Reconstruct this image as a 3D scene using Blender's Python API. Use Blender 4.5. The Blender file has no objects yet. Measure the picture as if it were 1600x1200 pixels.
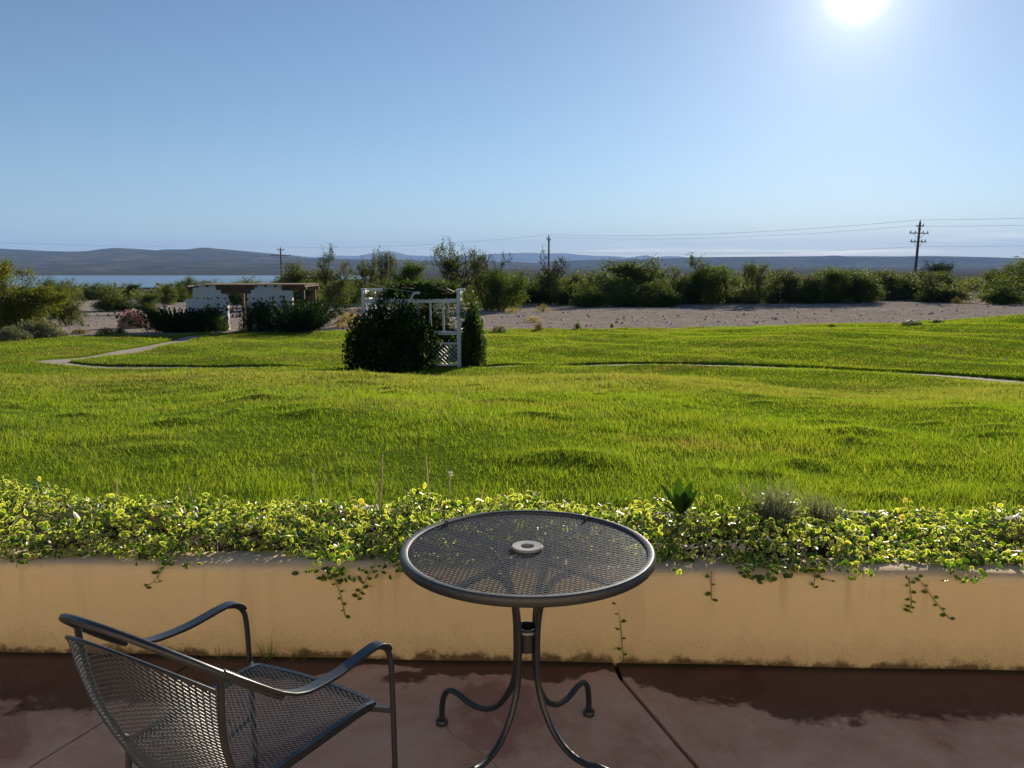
import bpy, math, random
import numpy as np
from mathutils import Vector, Matrix, noise as mnoise
random.seed(7); rng = np.random.default_rng(7)
S = bpy.context.scene; COL = S.collection
R = math.radians

# ------------------------------------------------------------------ camera
H = 1.55; FPX = 1270.0; PITCH = math.atan((600-418)/FPX)
cp, sp = math.cos(PITCH), math.sin(PITCH)
cam = bpy.data.cameras.new('camera'); camo = bpy.data.objects.new('camera', cam); COL.objects.link(camo)
camo.location = (0, 0, H); camo.rotation_euler = (R(90)-PITCH, 0, 0)
cam.sensor_width = 36; cam.lens = 36*FPX/1600; cam.clip_start = .05; cam.clip_end = 120000
S.camera = camo
# ------------------------------------------------------------------ sky, sun, exposure
SUN_EL, SUN_AZ = R(16.5), R(21.9)       # azimuth measured from +Y towards +X
SD = Vector((math.sin(SUN_AZ)*math.cos(SUN_EL), math.cos(SUN_AZ)*math.cos(SUN_EL), math.sin(SUN_EL)))
W = bpy.data.worlds.new('World'); S.world = W; W.use_nodes = True
wn, wl = W.node_tree.nodes, W.node_tree.links
for n in list(wn): wn.remove(n)
def wmath(op, a, b=None, c=None, clamp=False):
    n = wn.new('ShaderNodeMath'); n.operation = op; n.use_clamp = clamp
    for i, v in enumerate((a, b, c)):
        if v is None: continue
        if isinstance(v, (int, float)): n.inputs[i].default_value = v
        else: wl.new(v, n.inputs[i])
    return n.outputs[0]
sky = wn.new('ShaderNodeTexSky'); sky.sky_type = 'NISHITA'; sky.sun_disc = False
sky.sun_elevation = SUN_EL; sky.sun_rotation = SUN_AZ
sky.altitude = 1300; sky.air_density = 1.0; sky.dust_density = .2; sky.ozone_density = 3.0
bg = wn.new('ShaderNodeBackground'); bg.inputs[1].default_value = .0505
wl.new(sky.outputs[0], bg.inputs[0])
tc = wn.new('ShaderNodeTexCoord')
nrm = wn.new('ShaderNodeVectorMath'); nrm.operation = 'NORMALIZE'; wl.new(tc.outputs['Generated'], nrm.inputs[0])
dt = wn.new('ShaderNodeVectorMath'); dt.operation = 'DOT_PRODUCT'; wl.new(nrm.outputs[0], dt.inputs[0]); dt.inputs[1].default_value = SD
ang = wmath('MULTIPLY', wmath('ARCCOSINE', wmath('MINIMUM', dt.outputs['Value'], 1.0)), 180/math.pi)
# the sun's disc and the bright aureole round it
disc = wmath('MULTIPLY', wmath('EXPONENT', wmath('MULTIPLY', wmath('POWER', wmath('DIVIDE', ang, .85), 2.0), -1.0)), 7.0)
aur = wmath('ADD', wmath('MULTIPLY', wmath('EXPONENT', wmath('MULTIPLY', ang, -1/2.0)), .45),
            wmath('MULTIPLY', wmath('EXPONENT', wmath('MULTIPLY', ang, -1/12.0)), .11))
sunb = wn.new('ShaderNodeBackground'); sunb.inputs[0].default_value = (1, .97, .9, 1)
wl.new(wmath('ADD', disc, aur), sunb.inputs[1])
# thin bright cloud streaks low over the horizon
sx = wn.new('ShaderNodeSeparateXYZ'); wl.new(nrm.outputs[0], sx.inputs[0])
mp = wn.new('ShaderNodeMapping'); mp.inputs['Scale'].default_value = (5, 5, 170); wl.new(nrm.outputs[0], mp.inputs[0])
cn = wn.new('ShaderNodeTexNoise'); cn.inputs['Scale'].default_value = 1.0; cn.inputs['Detail'].default_value = 4; wl.new(mp.outputs[0], cn.inputs['Vector'])
el = sx.outputs[2]
band = wmath('MULTIPLY', wmath('MULTIPLY', wmath('SUBTRACT', el, .006), 140, clamp=True), wmath('MULTIPLY', wmath('SUBTRACT', .042, el), 45, clamp=True), clamp=True)
side = wmath('MULTIPLY', wmath('SUBTRACT', 26.0, ang), 1/9.0, clamp=True)
cl = wmath('MULTIPLY', wmath('MULTIPLY', wmath('SUBTRACT', cn.outputs[0], .53), 6.0, clamp=True), wmath('MULTIPLY', band, side))
clb = wn.new('ShaderNodeBackground'); clb.inputs[0].default_value = (1, .84, .58, 1); wl.new(wmath('MULTIPLY', cl, .55), clb.inputs[1])
ad1 = wn.new('ShaderNodeAddShader'); ad2 = wn.new('ShaderNodeAddShader'); wo = wn.new('ShaderNodeOutputWorld')
wl.new(bg.outputs[0], ad1.inputs[0]); wl.new(sunb.outputs[0], ad1.inputs[1])
wl.new(ad1.outputs[0], ad2.inputs[0]); wl.new(clb.outputs[0], ad2.inputs[1]); wl.new(ad2.outputs[0], wo.inputs[0])
sl = bpy.data.lights.new('sun', 'SUN'); sl.energy = 5.0; sl.angle = R(.55); sl.color = (1, .9, .74)
so = bpy.data.objects.new('sun', sl); COL.objects.link(so); so.rotation_euler = SD.to_track_quat('Z', 'Y').to_euler(); so.location = (20, 40, 30)
S.view_settings.view_transform = 'Standard'; S.view_settings.look = 'None'; S.view_settings.gamma = 1
S.view_settings.exposure = 1.0
S.render.engine = 'CYCLES'
cy = S.cycles; cy.use_denoising = True; cy.denoiser = 'OPENIMAGEDENOISE'
cy.max_bounces = 6; cy.diffuse_bounces = 3; cy.glossy_bounces = 2; cy.transmission_bounces = 3; cy.volume_bounces = 0
cy.sample_clamp_indirect = 4; cy.caustics_reflective = False; cy.caustics_refractive = False

# ------------------------------------------------------------------ pixel helpers
def ray(px, py):
    x = (px-800)/FPX; d = (py-600)/FPX
    return Vector((x, cp-d*sp, -(d*cp+sp)))
def at_y(px, py, Y):
    r = ray(px, py); return Vector((0, 0, H)) + r*(Y/r.y)
def at_z(px, py, z):
    r = ray(px, py); return Vector((0, 0, H)) + r*((z-H)/r.z)

# ------------------------------------------------------------------ terrain height
PR = np.array([(-60,-.2),(3.4,.27),(5,.24),(8,.09),(12,-.16),(14,-.31),(16,-.62),(19,-1.1),(22,-1.31),(26,-1.5),(47,-2.07),(52,-2.17),(60,-2.3),(80,-2.55),
  (120,-3.2),(200,-6),(400,-14),(800,-24),(1250,-31),(1420,-35),(3250,-35),(3450,-27),(5000,-12),(7000,5),(12000,5),(40000,5)])
PQ = np.array([(-60,-.2),(3.4,.27),(5,.22),(8,-.02),(12,-.42),(18,-.98),(22,-1.18),(26,-1.3),(34,-1.25),(47,-1.75),(52,-2.05),(60,-2.25),(80,-2.4),
  (120,-2.45),(160,-2.6),(250,-5),(400,-10),(800,-15),(1250,-18),(3250,-16),(5000,-8),(7000,5),(12000,5),(40000,5)])
def sst(a, b, x):
    t = np.clip((x-a)/(b-a), 0, 1); return t*t*(3-2*t)
def G(x, y):
    x = np.asarray(x, float); y = np.asarray(y, float)
    a = np.interp(y, PR[:,0], PR[:,1]); b = np.interp(y, PQ[:,0], PQ[:,1])
    # soften the knots
    for e in (.7, -.7):
        a = a + .5*np.interp(y+e, PR[:,0], PR[:,1]); b = b + .5*np.interp(y+e, PQ[:,0], PQ[:,1])
    a /= 2; b /= 2
    w = sst(.12, .42, x/np.maximum(y, 4))*sst(4, 9, y)
    w = np.where(y > 260, np.maximum(w, sst(-.19, -.13, x/np.maximum(y, 4))*sst(260, 420, y)), w)
    z = a*(1-w)+b*w
    # grassy mound on the right
    z = z + 1.1*np.exp(-(((x-34)/9.5)**2+((y-41)/9)**2))
    near = np.clip((60-y)/20, 0, 1)*np.clip((y-3.5)/2, 0, 1)
    z = z + near*(.035*np.sin(x*.9+y*.35)+.03*np.sin(x*.31-y*.8+2)+.02*np.sin(x*1.7+y*1.3))
    far = np.clip((y-55)/40, 0, 1)*np.clip((1200-y)/300, 0, 1)
    z = z + far*(.12*np.sin(x*.13+1)*np.sin(y*.11)+.08*np.sin(x*.31+y*.2))
    return z
def g(x, y): return float(G(x, y))
def hit(px, py, t0=3.8):
    r = ray(px, py); o = Vector((0, 0, H)); t = t0; step = .05
    while t < 30000:
        p = o+r*t
        if p.z < g(p.x, p.y): return Vector((p.x, p.y, g(p.x, p.y)))
        t += step; step = max(.05, t*.004)
    return p

# ------------------------------------------------------------------ mesh helpers
def link(o, parent=None):
    COL.objects.link(o)
    if parent is not None: o.parent = parent
    return o
def tag(o, label=None, cat=None, group=None, kind=None):
    for k, v in (('label', label), ('category', cat), ('group', group), ('kind', kind)):
        if v: o[k] = v
    return o
def mesh_np(name, V, Fc, mat=None, smooth=False, attrs=None):
    """V (n,3); Fc (m,3|4) array or list of such arrays"""
    me = bpy.data.meshes.new(name)
    Fl = Fc if isinstance(Fc, list) and not isinstance(Fc[0], tuple) else [Fc]
    Fl = [np.asarray(f, np.int32) for f in Fl if len(f)]
    V = np.asarray(V, np.float32)
    nl = sum(f.size for f in Fl); nf = sum(len(f) for f in Fl)
    me.vertices.add(len(V)); me.vertices.foreach_set('co', V.ravel())
    me.loops.add(nl); me.loops.foreach_set('vertex_index', np.concatenate([f.ravel() for f in Fl]))
    tot = np.concatenate([np.full(len(f), f.shape[1], np.int32) for f in Fl])
    st = np.concatenate([[0], np.cumsum(tot)[:-1]]).astype(np.int32)
    me.polygons.add(nf); me.polygons.foreach_set('loop_start', st); me.polygons.foreach_set('loop_total', tot)
    if smooth: me.polygons.foreach_set('use_smooth', np.ones(nf, bool))
    if attrs:
        for k, (dom, arr) in attrs.items():
            a = me.attributes.new(k, 'FLOAT', dom); a.data.foreach_set('value', np.asarray(arr, np.float32))
    if mat: me.materials.append(mat)
    me.update(calc_edges=True); me.validate()
    return me
def obj(name, me, parent=None): return link(bpy.data.objects.new(name, me), parent)
def empty(name, loc, rz=0):
    o = bpy.data.objects.new(name, None); COL.objects.link(o); o.location = loc; o.rotation_euler = (0, 0, rz); o.empty_display_size = .2
    return o
class MB:
    def __init__(s): s.v = []; s.f = []
    def add(s, V, F):
        k = len(s.v); s.v += [tuple(p) for p in V]; s.f += [tuple(i+k for i in f) for f in F]; return s
    def box(s, c, size, rot=None):
        M = rot if rot is not None else Matrix.Identity(3)
        P = [Vector(c)+M@Vector((a*size[0]/2, b*size[1]/2, d*size[2]/2)) for a in (-1,1) for b in (-1,1) for d in (-1,1)]
        return s.add(P, [(0,1,3,2),(4,6,7,5),(0,4,5,1),(2,3,7,6),(0,2,6,4),(1,5,7,3)])
    def bar(s, a, b, w, h, up=(0,0,1)):
        a = Vector(a); b = Vector(b); d = (b-a); L = d.length; d.normalize()
        u = Vector(up); x = d.cross(u)
        if x.length < 1e-4: x = d.cross(Vector((1,0,0)))
        x.normalize(); z = x.cross(d)
        M = Matrix((x, d, z)).transposed()
        return s.box((a+b)/2, (w, L, h), M)
    def tube(s, pts, rad, n=8, cap=True):
        pts = [Vector(p) for p in pts]; k = len(pts)
        rr = rad if isinstance(rad, (list, tuple)) else [rad]*k
        V = []; F = []; prev = None
        for i, p in enumerate(pts):
            d = (pts[min(i+1,k-1)]-pts[max(i-1,0)]).normalized()
            if prev is None:
                x = d.cross(Vector((0,0,1)))
                if x.length < .05: x = d.cross(Vector((1,0,0)))
            else: x = prev - d*prev.dot(d)
            x.normalize(); prev = x; y = d.cross(x)
            V += [p+(x*math.cos(2*math.pi*j/n)+y*math.sin(2*math.pi*j/n))*rr[i] for j in range(n)]
        for i in range(k-1):
            for j in range(n):
                a = i*n+j; b = i*n+(j+1)%n; F.append((a, b, b+n, a+n))
        if cap: F += [tuple(range(n))[::-1], tuple(range((k-1)*n, k*n))]
        return s.add(V, F)
    def lathe(s, prof, n=48, c=(0,0,0)):
        V = []; F = []; m = len(prof)
        for j in range(n):
            a = 2*math.pi*j/n
            V += [(c[0]+r*math.cos(a), c[1]+r*math.sin(a), c[2]+z) for r, z in prof]
        for j in range(n):
            for i in range(m-1):
                a = j*m+i; b = ((j+1)%n)*m+i; F.append((a, b, b+1, a+1))
        return s.add(V, F)
    def build(s, name, mat, parent=None, smooth=False, bevel=0):
        me = bpy.data.meshes.new(name); me.from_pydata(s.v, [], s.f); me.materials.append(mat)
        if smooth: me.polygons.foreach_set('use_smooth', [True]*len(me.polygons)); me.set_sharp_from_angle(angle=R(40))
        o = obj(name, me, parent)
        if bevel:
            m = o.modifiers.new('bevel', 'BEVEL'); m.width = bevel; m.segments = 2; m.limit_method = 'ANGLE'
        return o
def spline(P, n=8):
    P = [Vector(p) for p in P]; out = []
    for i in range(len(P)-1):
        p0, p1, p2, p3 = P[max(i-1,0)], P[i], P[i+1], P[min(i+2,len(P)-1)]
        for k in range(n):
            t = k/n
            out.append(.5*((2*p1)+(p2-p0)*t+(2*p0-5*p1+4*p2-p3)*t*t+(3*p1-p0-3*p2+p3)*t**3))
    return out+[P[-1]]
def copy_tree(o, parent=None):
    c = o.copy(); COL.objects.link(c); c.parent = parent
    for ch in list(o.children): copy_tree(ch, c)
    return c

# ------------------------------------------------------------------ materials
class NT:
    def __init__(s, name):
        s.m = bpy.data.materials.new(name); s.m.use_nodes = True; s.t = s.m.node_tree; s.n = s.t.nodes; s.l = s.t.links
        for n in list(s.n): s.n.remove(n)
        s.out = s.n.new('ShaderNodeOutputMaterial')
    def new(s, t, **kw):
        n = s.n.new(t)
        for k, v in kw.items(): setattr(n, k, v)
        return n
    def set(s, sock, v):
        if isinstance(v, bpy.types.NodeSocket): s.l.new(v, sock)
        elif isinstance(v, (tuple, list)) and len(v) == 3 and sock.type == 'RGBA': sock.default_value = (*v, 1)
        else: sock.default_value = v
    def math(s, op, a, b=0, clamp=False):
        n = s.new('ShaderNodeMath', operation=op, use_clamp=clamp); s.set(n.inputs[0], a); s.set(n.inputs[1], b); return n.outputs[0]
    def mix(s, f, a, b, mode='MIX'):
        n = s.new('ShaderNodeMix', data_type='RGBA', blend_type=mode); s.set(n.inputs[0], f); s.set(n.inputs[6], a); s.set(n.inputs[7], b); return n.outputs[2]
    def pos(s, kind='pos'):
        if kind == 'pos': return s.new('ShaderNodeNewGeometry').outputs['Position']
        return s.new('ShaderNodeTexCoord').outputs[kind]
    def noise(s, scale, detail=3, vec=None, rough=.55, sc3=None, dist=0):
        n = s.new('ShaderNodeTexNoise'); n.inputs['Scale'].default_value = scale; n.inputs['Detail'].default_value = detail
        n.inputs['Roughness'].default_value = rough; n.inputs['Distortion'].default_value = dist
        v = vec if vec is not None else s.pos()
        if sc3:
            m = s.new('ShaderNodeMapping'); m.inputs['Scale'].default_value = sc3; s.l.new(v, m.inputs[0]); v = m.outputs[0]
        s.l.new(v, n.inputs['Vector']); return n.outputs[0]
    def ramp(s, f, stops):
        n = s.new('ShaderNodeValToRGB'); e = n.color_ramp.elements
        while len(e) < len(stops): e.new(.5)
        for i, (p, c) in enumerate(stops): e[i].position = p; e[i].color = (*c, 1) if len(c) == 3 else c
        s.set(n.inputs[0], f); return n.outputs[0]
    def step(s, f, a, b):
        n = s.new('ShaderNodeMapRange', interpolation_type='SMOOTHSTEP'); s.set(n.inputs[0], f); n.inputs[1].default_value = a; n.inputs[2].default_value = b; return n.outputs[0]
    def attr(s, name): return s.new('ShaderNodeAttribute', attribute_name=name).outputs['Fac']
    def bump(s, h, strength=.3, dist=.01):
        n = s.new('ShaderNodeBump'); n.inputs['Strength'].default_value = strength; n.inputs['Distance'].default_value = dist; s.set(n.inputs['Height'], h); return n.outputs[0]
    def prin(s, col, rough=.7, spec=.4, metal=0, normal=None, **kw):
        b = s.new('ShaderNodeBsdfPrincipled'); s.set(b.inputs['Base Color'], col); s.set(b.inputs['Roughness'], rough)
        s.set(b.inputs['Specular IOR Level'], spec); s.set(b.inputs['Metallic'], metal)
        if normal is not None: s.l.new(normal, b.inputs['Normal'])
        for k, v in kw.items(): s.set(b.inputs[k], v)
        return b.outputs[0]
    def done(s, sh): s.l.new(sh, s.out.inputs[0]); return s.m
    def leaf(s, col, trans=.4, rough=.45, spec=.4, tcol=None):
        a = s.prin(col, rough, spec); t = s.new('ShaderNodeBsdfTranslucent'); s.set(t.inputs[0], tcol if tcol is not None else col)
        m = s.new('ShaderNodeMixShader'); m.inputs[0].default_value = trans; s.l.new(a, m.inputs[1]); s.l.new(t.outputs[0], m.inputs[2]); return s.done(m.outputs[0])
def leafmat(name, c0, c1, c2=None, trans=.4, rough=.65, spec=.1, yellow=1.05, blue=.6):
    t = NT(name); f = t.attr('rnd'); oi = t.new('ShaderNodeObjectInfo').outputs['Random']
    f2 = t.math('ADD', t.math('MULTIPLY', f, .8), t.math('MULTIPLY', oi, .2))
    st = [(0, c0), (.6, c1)] + ([(1, c2)] if c2 else [])
    c = t.ramp(f2, st)
    tc_ = t.mix(1.0, c, (1.5*yellow, 1.55, blue), 'MULTIPLY')
    return t.leaf(c, trans, rough, spec, tc_)

M = {}
def mk():
    t = NT('stucco'); p = t.pos(); s = t.new('ShaderNodeSeparateXYZ'); t.l.new(p, s.inputs[0])
    big = t.noise(1.3, 3, p); fine = t.noise(160, 3, p); mid = t.noise(9, 5, p, .7)
    c = t.mix(big, (.66,.505,.275), (.735,.58,.335)); c = t.mix(t.math('MULTIPLY', mid, .35), c, (.58,.44,.24))
    # mud and algae splash creeping up from the floor
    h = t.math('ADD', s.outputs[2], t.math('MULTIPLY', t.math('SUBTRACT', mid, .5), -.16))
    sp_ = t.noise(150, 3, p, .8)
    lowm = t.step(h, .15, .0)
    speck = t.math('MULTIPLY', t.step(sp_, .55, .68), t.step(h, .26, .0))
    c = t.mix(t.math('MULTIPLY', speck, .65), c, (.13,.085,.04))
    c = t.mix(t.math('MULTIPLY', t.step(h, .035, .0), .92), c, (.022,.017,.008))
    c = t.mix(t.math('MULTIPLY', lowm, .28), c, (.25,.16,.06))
    stv = t.noise(5, 4, p, .6, (1, 1, .12)); c = t.mix(t.math('MULTIPLY', t.step(stv, .55, .75), .3), c, (.34,.22,.1))
    drip = t.noise(11, 3, p, .6, (1, 1, .05)); c = t.mix(t.math('MULTIPLY', t.math('MULTIPLY', t.step(drip, .54, .70), t.step(s.outputs[2], .12, .36)), .32), c, (.30,.21,.12))
    top = t.step(s.outputs[2], .365, .378); c = t.mix(t.math('MULTIPLY', top, .55), c, (.45,.34,.24))
    M['stucco'] = t.done(t.prin(c, .92, .2, normal=t.bump(t.math('ADD', fine, t.math('MULTIPLY', mid, 2.5)), .5, .006)))

    t = NT('bounce_lodge_stucco'); p = t.pos(); M['lodge'] = t.done(t.prin(t.mix(t.noise(1.2, 4, p), (.60,.49,.35), (.70,.58,.43)), .92, .2, normal=t.bump(t.noise(160, 3, p), .3, .004)))  # plaster of the unseen front added to bounce warm light
    t = NT('kerb_concrete'); p = t.pos(); c = t.mix(t.noise(20, 5, p), (.32,.26,.2), (.5,.43,.35))
    M['kerb'] = t.done(t.prin(c, .95, .2, normal=t.bump(t.noise(120, 3, p), .4, .004)))

    t = NT('patio_concrete'); p = t.pos(); s = t.new('ShaderNodeSeparateXYZ'); t.l.new(p, s.inputs[0])
    a = t.noise(2.1, 5, p, .62, dist=.6); b = t.noise(9, 6, p, .7); f = t.noise(240, 2, p)
    c = t.mix(t.step(a, .35, .68), (.40,.24,.165), (.51,.35,.255)); c = t.mix(t.math('MULTIPLY', t.step(b, .42, .7), .5), c, (.53,.40,.32))
    c = t.mix(t.math('MULTIPLY', t.step(a, .44, .36), .55), c, (.24,.105,.092))
    # wet, mossy stain along the foot of the wall
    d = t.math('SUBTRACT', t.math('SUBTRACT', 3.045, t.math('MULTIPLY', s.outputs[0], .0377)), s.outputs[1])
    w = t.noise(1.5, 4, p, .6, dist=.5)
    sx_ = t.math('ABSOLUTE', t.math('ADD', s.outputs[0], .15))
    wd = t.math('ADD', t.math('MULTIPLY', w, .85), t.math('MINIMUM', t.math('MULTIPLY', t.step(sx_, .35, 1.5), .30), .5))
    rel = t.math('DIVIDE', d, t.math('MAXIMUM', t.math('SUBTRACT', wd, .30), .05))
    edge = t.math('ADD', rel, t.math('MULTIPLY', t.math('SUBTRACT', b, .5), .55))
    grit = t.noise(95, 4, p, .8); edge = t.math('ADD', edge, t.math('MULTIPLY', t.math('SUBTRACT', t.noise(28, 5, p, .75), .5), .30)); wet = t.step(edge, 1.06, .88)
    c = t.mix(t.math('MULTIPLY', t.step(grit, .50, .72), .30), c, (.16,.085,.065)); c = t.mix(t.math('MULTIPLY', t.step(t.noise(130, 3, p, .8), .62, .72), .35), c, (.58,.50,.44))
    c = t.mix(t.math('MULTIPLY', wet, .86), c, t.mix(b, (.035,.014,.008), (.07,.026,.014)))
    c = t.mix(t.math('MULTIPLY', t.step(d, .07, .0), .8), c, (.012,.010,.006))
    # pale mineral tide line at the stain's rim
    rim = t.math('MULTIPLY', t.step(edge, 1.0, 1.15), t.step(edge, 1.5, 1.15)); c = t.mix(t.math('MULTIPLY', rim, .28), c, (.36,.27,.22))
    rough = t.math('SUBTRACT', .9, t.math('MULTIPLY', wet, .15))
    M['patio'] = t.done(t.prin(c, rough, .2, normal=t.bump(t.math('ADD', grit, b), .35, .004)))
    t = NT('joint_dirt'); M['joint'] = t.done(t.prin((.018,.013,.01), .95, .1))

    def metal(name, col, rough, spec=.5):
        t = NT(name); p = t.pos(); n_ = t.noise(45, 5, p, .7); c = t.mix(t.math('MULTIPLY', t.step(n_, .55, .75), .35), col, (.07,.065,.06))
        r = t.math('ADD', rough, t.math('MULTIPLY', t.math('SUBTRACT', n_, .5), .3))
        return t.done(t.prin(c, r, spec, normal=t.bump(t.noise(300, 2, p), .08, .001)))
    M['iron'] = metal('painted_iron', (.010,.014,.018), .38, .55)
    M['rim'] = metal('painted_rim', (.014,.017,.020), .42, .6)
    M['wire'] = metal('painted_mesh', (.065,.071,.078), .36, .7)
    M['wire_dark'] = metal('painted_chair_mesh', (.028,.032,.037), .4, .5)
    M['ring'] = metal('grey_plastic', (.21,.215,.22), .5, .5)

    # grass
    def grass(name, far=False):
        t = NT(name); p = t.pos(); r = t.attr('rnd'); v = t.attr('tip')
        n1 = t.noise(.55, 4, p, .6); n2 = t.noise(2.6, 3, p); n3 = t.noise(.22, 4, p, .6, sc3=(1, 2.0, 1))
        c = t.ramp(r, [(0, (.055,.118,.008)), (.5, (.106,.188,.013)), (.85, (.160,.214,.020)), (1, (.34,.29,.13))])
        c = t.mix(t.step(n1, .42, .68), c, t.mix(r, (.112,.19,.012), (.20,.245,.024)))
        c = t.mix(t.math('MULTIPLY', t.step(n3, .50, .64), .75), c, t.mix(r, (.12,.125,.03), (.23,.195,.085)))
        c = t.mix(t.math('MULTIPLY', t.step(n2, .56, .72), .5), c, (.045,.105,.010)); n5 = t.noise(1.1, 5, p, .7, (1, 1.6, 1), .4); c = t.mix(t.math('MULTIPLY', t.step(n5, .60, .70), .6), c, t.mix(r, (.10,.085,.035), (.20,.16,.075)))
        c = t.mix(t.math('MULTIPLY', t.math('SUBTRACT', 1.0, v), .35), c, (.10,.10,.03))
        sy = t.new('ShaderNodeSeparateXYZ'); t.l.new(p, sy.inputs[0]); cr = t.math('MULTIPLY', t.step(sy.outputs[1], 9.5, 13), t.step(sy.outputs[1], 19, 15))
        c = t.mix(t.math('MULTIPLY', cr, .55), c, t.mix(r, (.11,.125,.035), (.24,.21,.10)))
        tr = t.mix(1.0, c, (1.9, 1.80, .7), 'MULTIPLY')
        return t.leaf(c, .55, .65, .12, tr)
    M['grass'] = grass('grass_blades')
    t = NT('lawn_soil'); p = t.pos(); n1 = t.noise(.55, 4, p, .6); n2 = t.noise(14, 5, p, .7); n3 = t.noise(.16, 3, p, sc3=(1, 2.2, 1))
    c = t.mix(n2, (.055,.095,.008), (.115,.16,.014)); c = t.mix(t.math('MULTIPLY', t.step(n3, .52, .72), .6), c, (.14,.12,.035))
    c = t.mix(t.math('MULTIPLY', t.step(t.noise(60, 3, p), .55, .7), .4), c, (.05,.04,.02))
    M['lawn'] = t.done(t.prin(c, 1.0, .0, normal=t.bump(n2, .8, .05)))

    t = NT('desert_soil'); p = t.pos(); n1 = t.noise(.03, 5, p, .6); n2 = t.noise(.9, 5, p, .7); n3 = t.noise(6, 4, p, .8); s = t.new('ShaderNodeSeparateXYZ'); t.l.new(p, s.inputs[0])
    c = t.mix(t.step(n2, .3, .7), (.23,.19,.165), (.35,.295,.255)); c = t.mix(t.math('MULTIPLY', t.step(n3, .55, .7), .5), c, (.15,.115,.095))
    rut = t.noise(.5, 4, p, .6, (.14, 1.4, 1)); c = t.mix(t.math('MULTIPLY', t.step(rut, .55, .72), .45), c, (.44,.37,.31))
    scrub = t.mix(t.noise(.012, 6, p, .75), (.035,.040,.024), (.085,.075,.05))
    c = t.mix(t.step(s.outputs[1], 170, 320), c, scrub)
    M['desert'] = t.done(t.prin(c, 1.0, .0, normal=t.bump(t.math('ADD', n2, n3), .8, .12)))
    t = NT('gravel_path'); p = t.pos(); c = t.mix(t.noise(9, 5, p, .75), (.24,.185,.16), (.40,.33,.29)); M['path'] = t.done(t.prin(c, .95, .1, normal=t.bump(t.noise(40, 3, p), .6, .02)))
    t = NT('stone'); r = t.new('ShaderNodeNewGeometry').outputs['Random Per Island']; c = t.ramp(r, [(0, (.13,.10,.085)), (.6, (.30,.25,.21)), (1, (.60,.55,.48))]); M['stone'] = t.done(t.prin(c, .9, .2))
    t = NT('pale_stone'); M['pstone'] = t.done(t.prin(t.mix(t.noise(30, 3), (.6,.57,.5), (.75,.72,.66)), .8, .3))

    t = NT('water'); p = t.pos(); n_ = t.noise(.05, 4, p, .6, (1, 3, 1)); M['water'] = t.done(t.prin((.02,.05,.075), .22, .5, normal=t.bump(n_, .35, 1.2)))
    def mount(name, a, b, sc):
        t = NT(name); p = t.pos(); n1 = t.noise(sc, 6, p, .7); s = t.new('ShaderNodeSeparateXYZ'); t.l.new(p, s.inputs[0])
        st_ = t.noise(sc*2, 3, p, .6, (1, 1, 12)); c = t.mix(t.step(n1, .35, .65), a, b); c = t.mix(t.math('MULTIPLY', t.step(st_, .5, .7), .5), c, (.15,.12,.095))
        return t.done(t.prin(c, 1.0, 0, normal=t.bump(t.noise(sc*5, 5, p, .7), .35, 12)))
    M['mesa'] = mount('mesa_rock', (.030,.034,.026), (.085,.075,.055), .0022); M['far'] = mount('far_rock', (.05,.05,.045), (.09,.08,.07), .0008)

    t = NT('white_paint'); p = t.pos('Object'); c = t.mix(t.math('MULTIPLY', t.step(t.noise(7, 5, p, .75), .52, .72), .4), (.60,.59,.57), (.36,.33,.30)); M['white'] = t.done(t.prin(c, .6, .35))
    t = NT('white_stucco'); p = t.pos(); c = t.mix(t.noise(1.6, 5, p), (.50,.47,.43), (.60,.56,.52)); M['wstucco'] = t.done(t.prin(c, .95, .2, normal=t.bump(t.noise(40, 3, p), .3, .01)))
    t = NT('old_wood'); p = t.pos('Object'); c = t.mix(t.noise(6, 5, p, .7, (1, 1, 6)), (.060,.036,.024), (.15,.095,.06)); M['wood'] = t.done(t.prin(c, .85, .2))
    t = NT('weathered_latilla'); p = t.pos(); c = t.mix(t.noise(25, 4, p), (.26,.17,.10), (.48,.36,.24)); M['latilla'] = t.done(t.prin(c, .9, .2))
    t = NT('pole_wood'); p = t.pos(); c = t.mix(t.noise(3, 4, p, .6, (4, 4, .6)), (.075,.052,.04), (.19,.13,.10)); M['pole'] = t.done(t.prin(c, .9, .2))
    t = NT('insulator'); M['insul'] = t.done(t.prin((.12,.10,.09), .3, .5))
    t = NT('cable'); M['cable'] = t.done(t.prin((.30,.31,.32), .5, .5))
    t = NT('dark_hole'); M['hole'] = t.done(t.prin((.03,.025,.02), .9, .1))
    t = NT('bark'); p = t.pos('Object'); c = t.mix(t.noise(9, 5, p, .7), (.035,.027,.02), (.10,.08,.06)); M['bark'] = t.done(t.prin(c, .95, .1))
    t = NT('stem'); M['stem'] = t.leaf((.16,.13,.045), .2)
    t = NT('dry_stem'); M['dry'] = t.done(t.prin((.62,.52,.30), .7, .2))
    t = NT('fluff'); M['fluff'] = t.leaf((.7,.68,.62), .4)
    t = NT('bed_soil'); M['soil'] = t.done(t.prin(t.mix(t.noise(30, 4), (.02,.015,.01), (.06,.045,.03)), .95, .1))
    M['mesq'] = leafmat('mesquite_leaf', (.036,.056,.014), (.075,.105,.022), (.14,.165,.036), .44)
    M['mesqy'] = leafmat('autumn_leaf', (.05,.075,.014), (.105,.13,.02), (.26,.19,.025), .42)
    M['olive'] = leafmat('olive_leaf', (.048,.062,.024), (.10,.118,.038), (.17,.18,.06), .42)
    M['jun'] = leafmat('juniper_leaf', (.010,.026,.010), (.022,.050,.014), (.045,.085,.022), .2)
    M['rose'] = leafmat('climber_leaf', (.012,.026,.009), (.036,.066,.016), (.11,.15,.03), .45, .6, .15)
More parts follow.
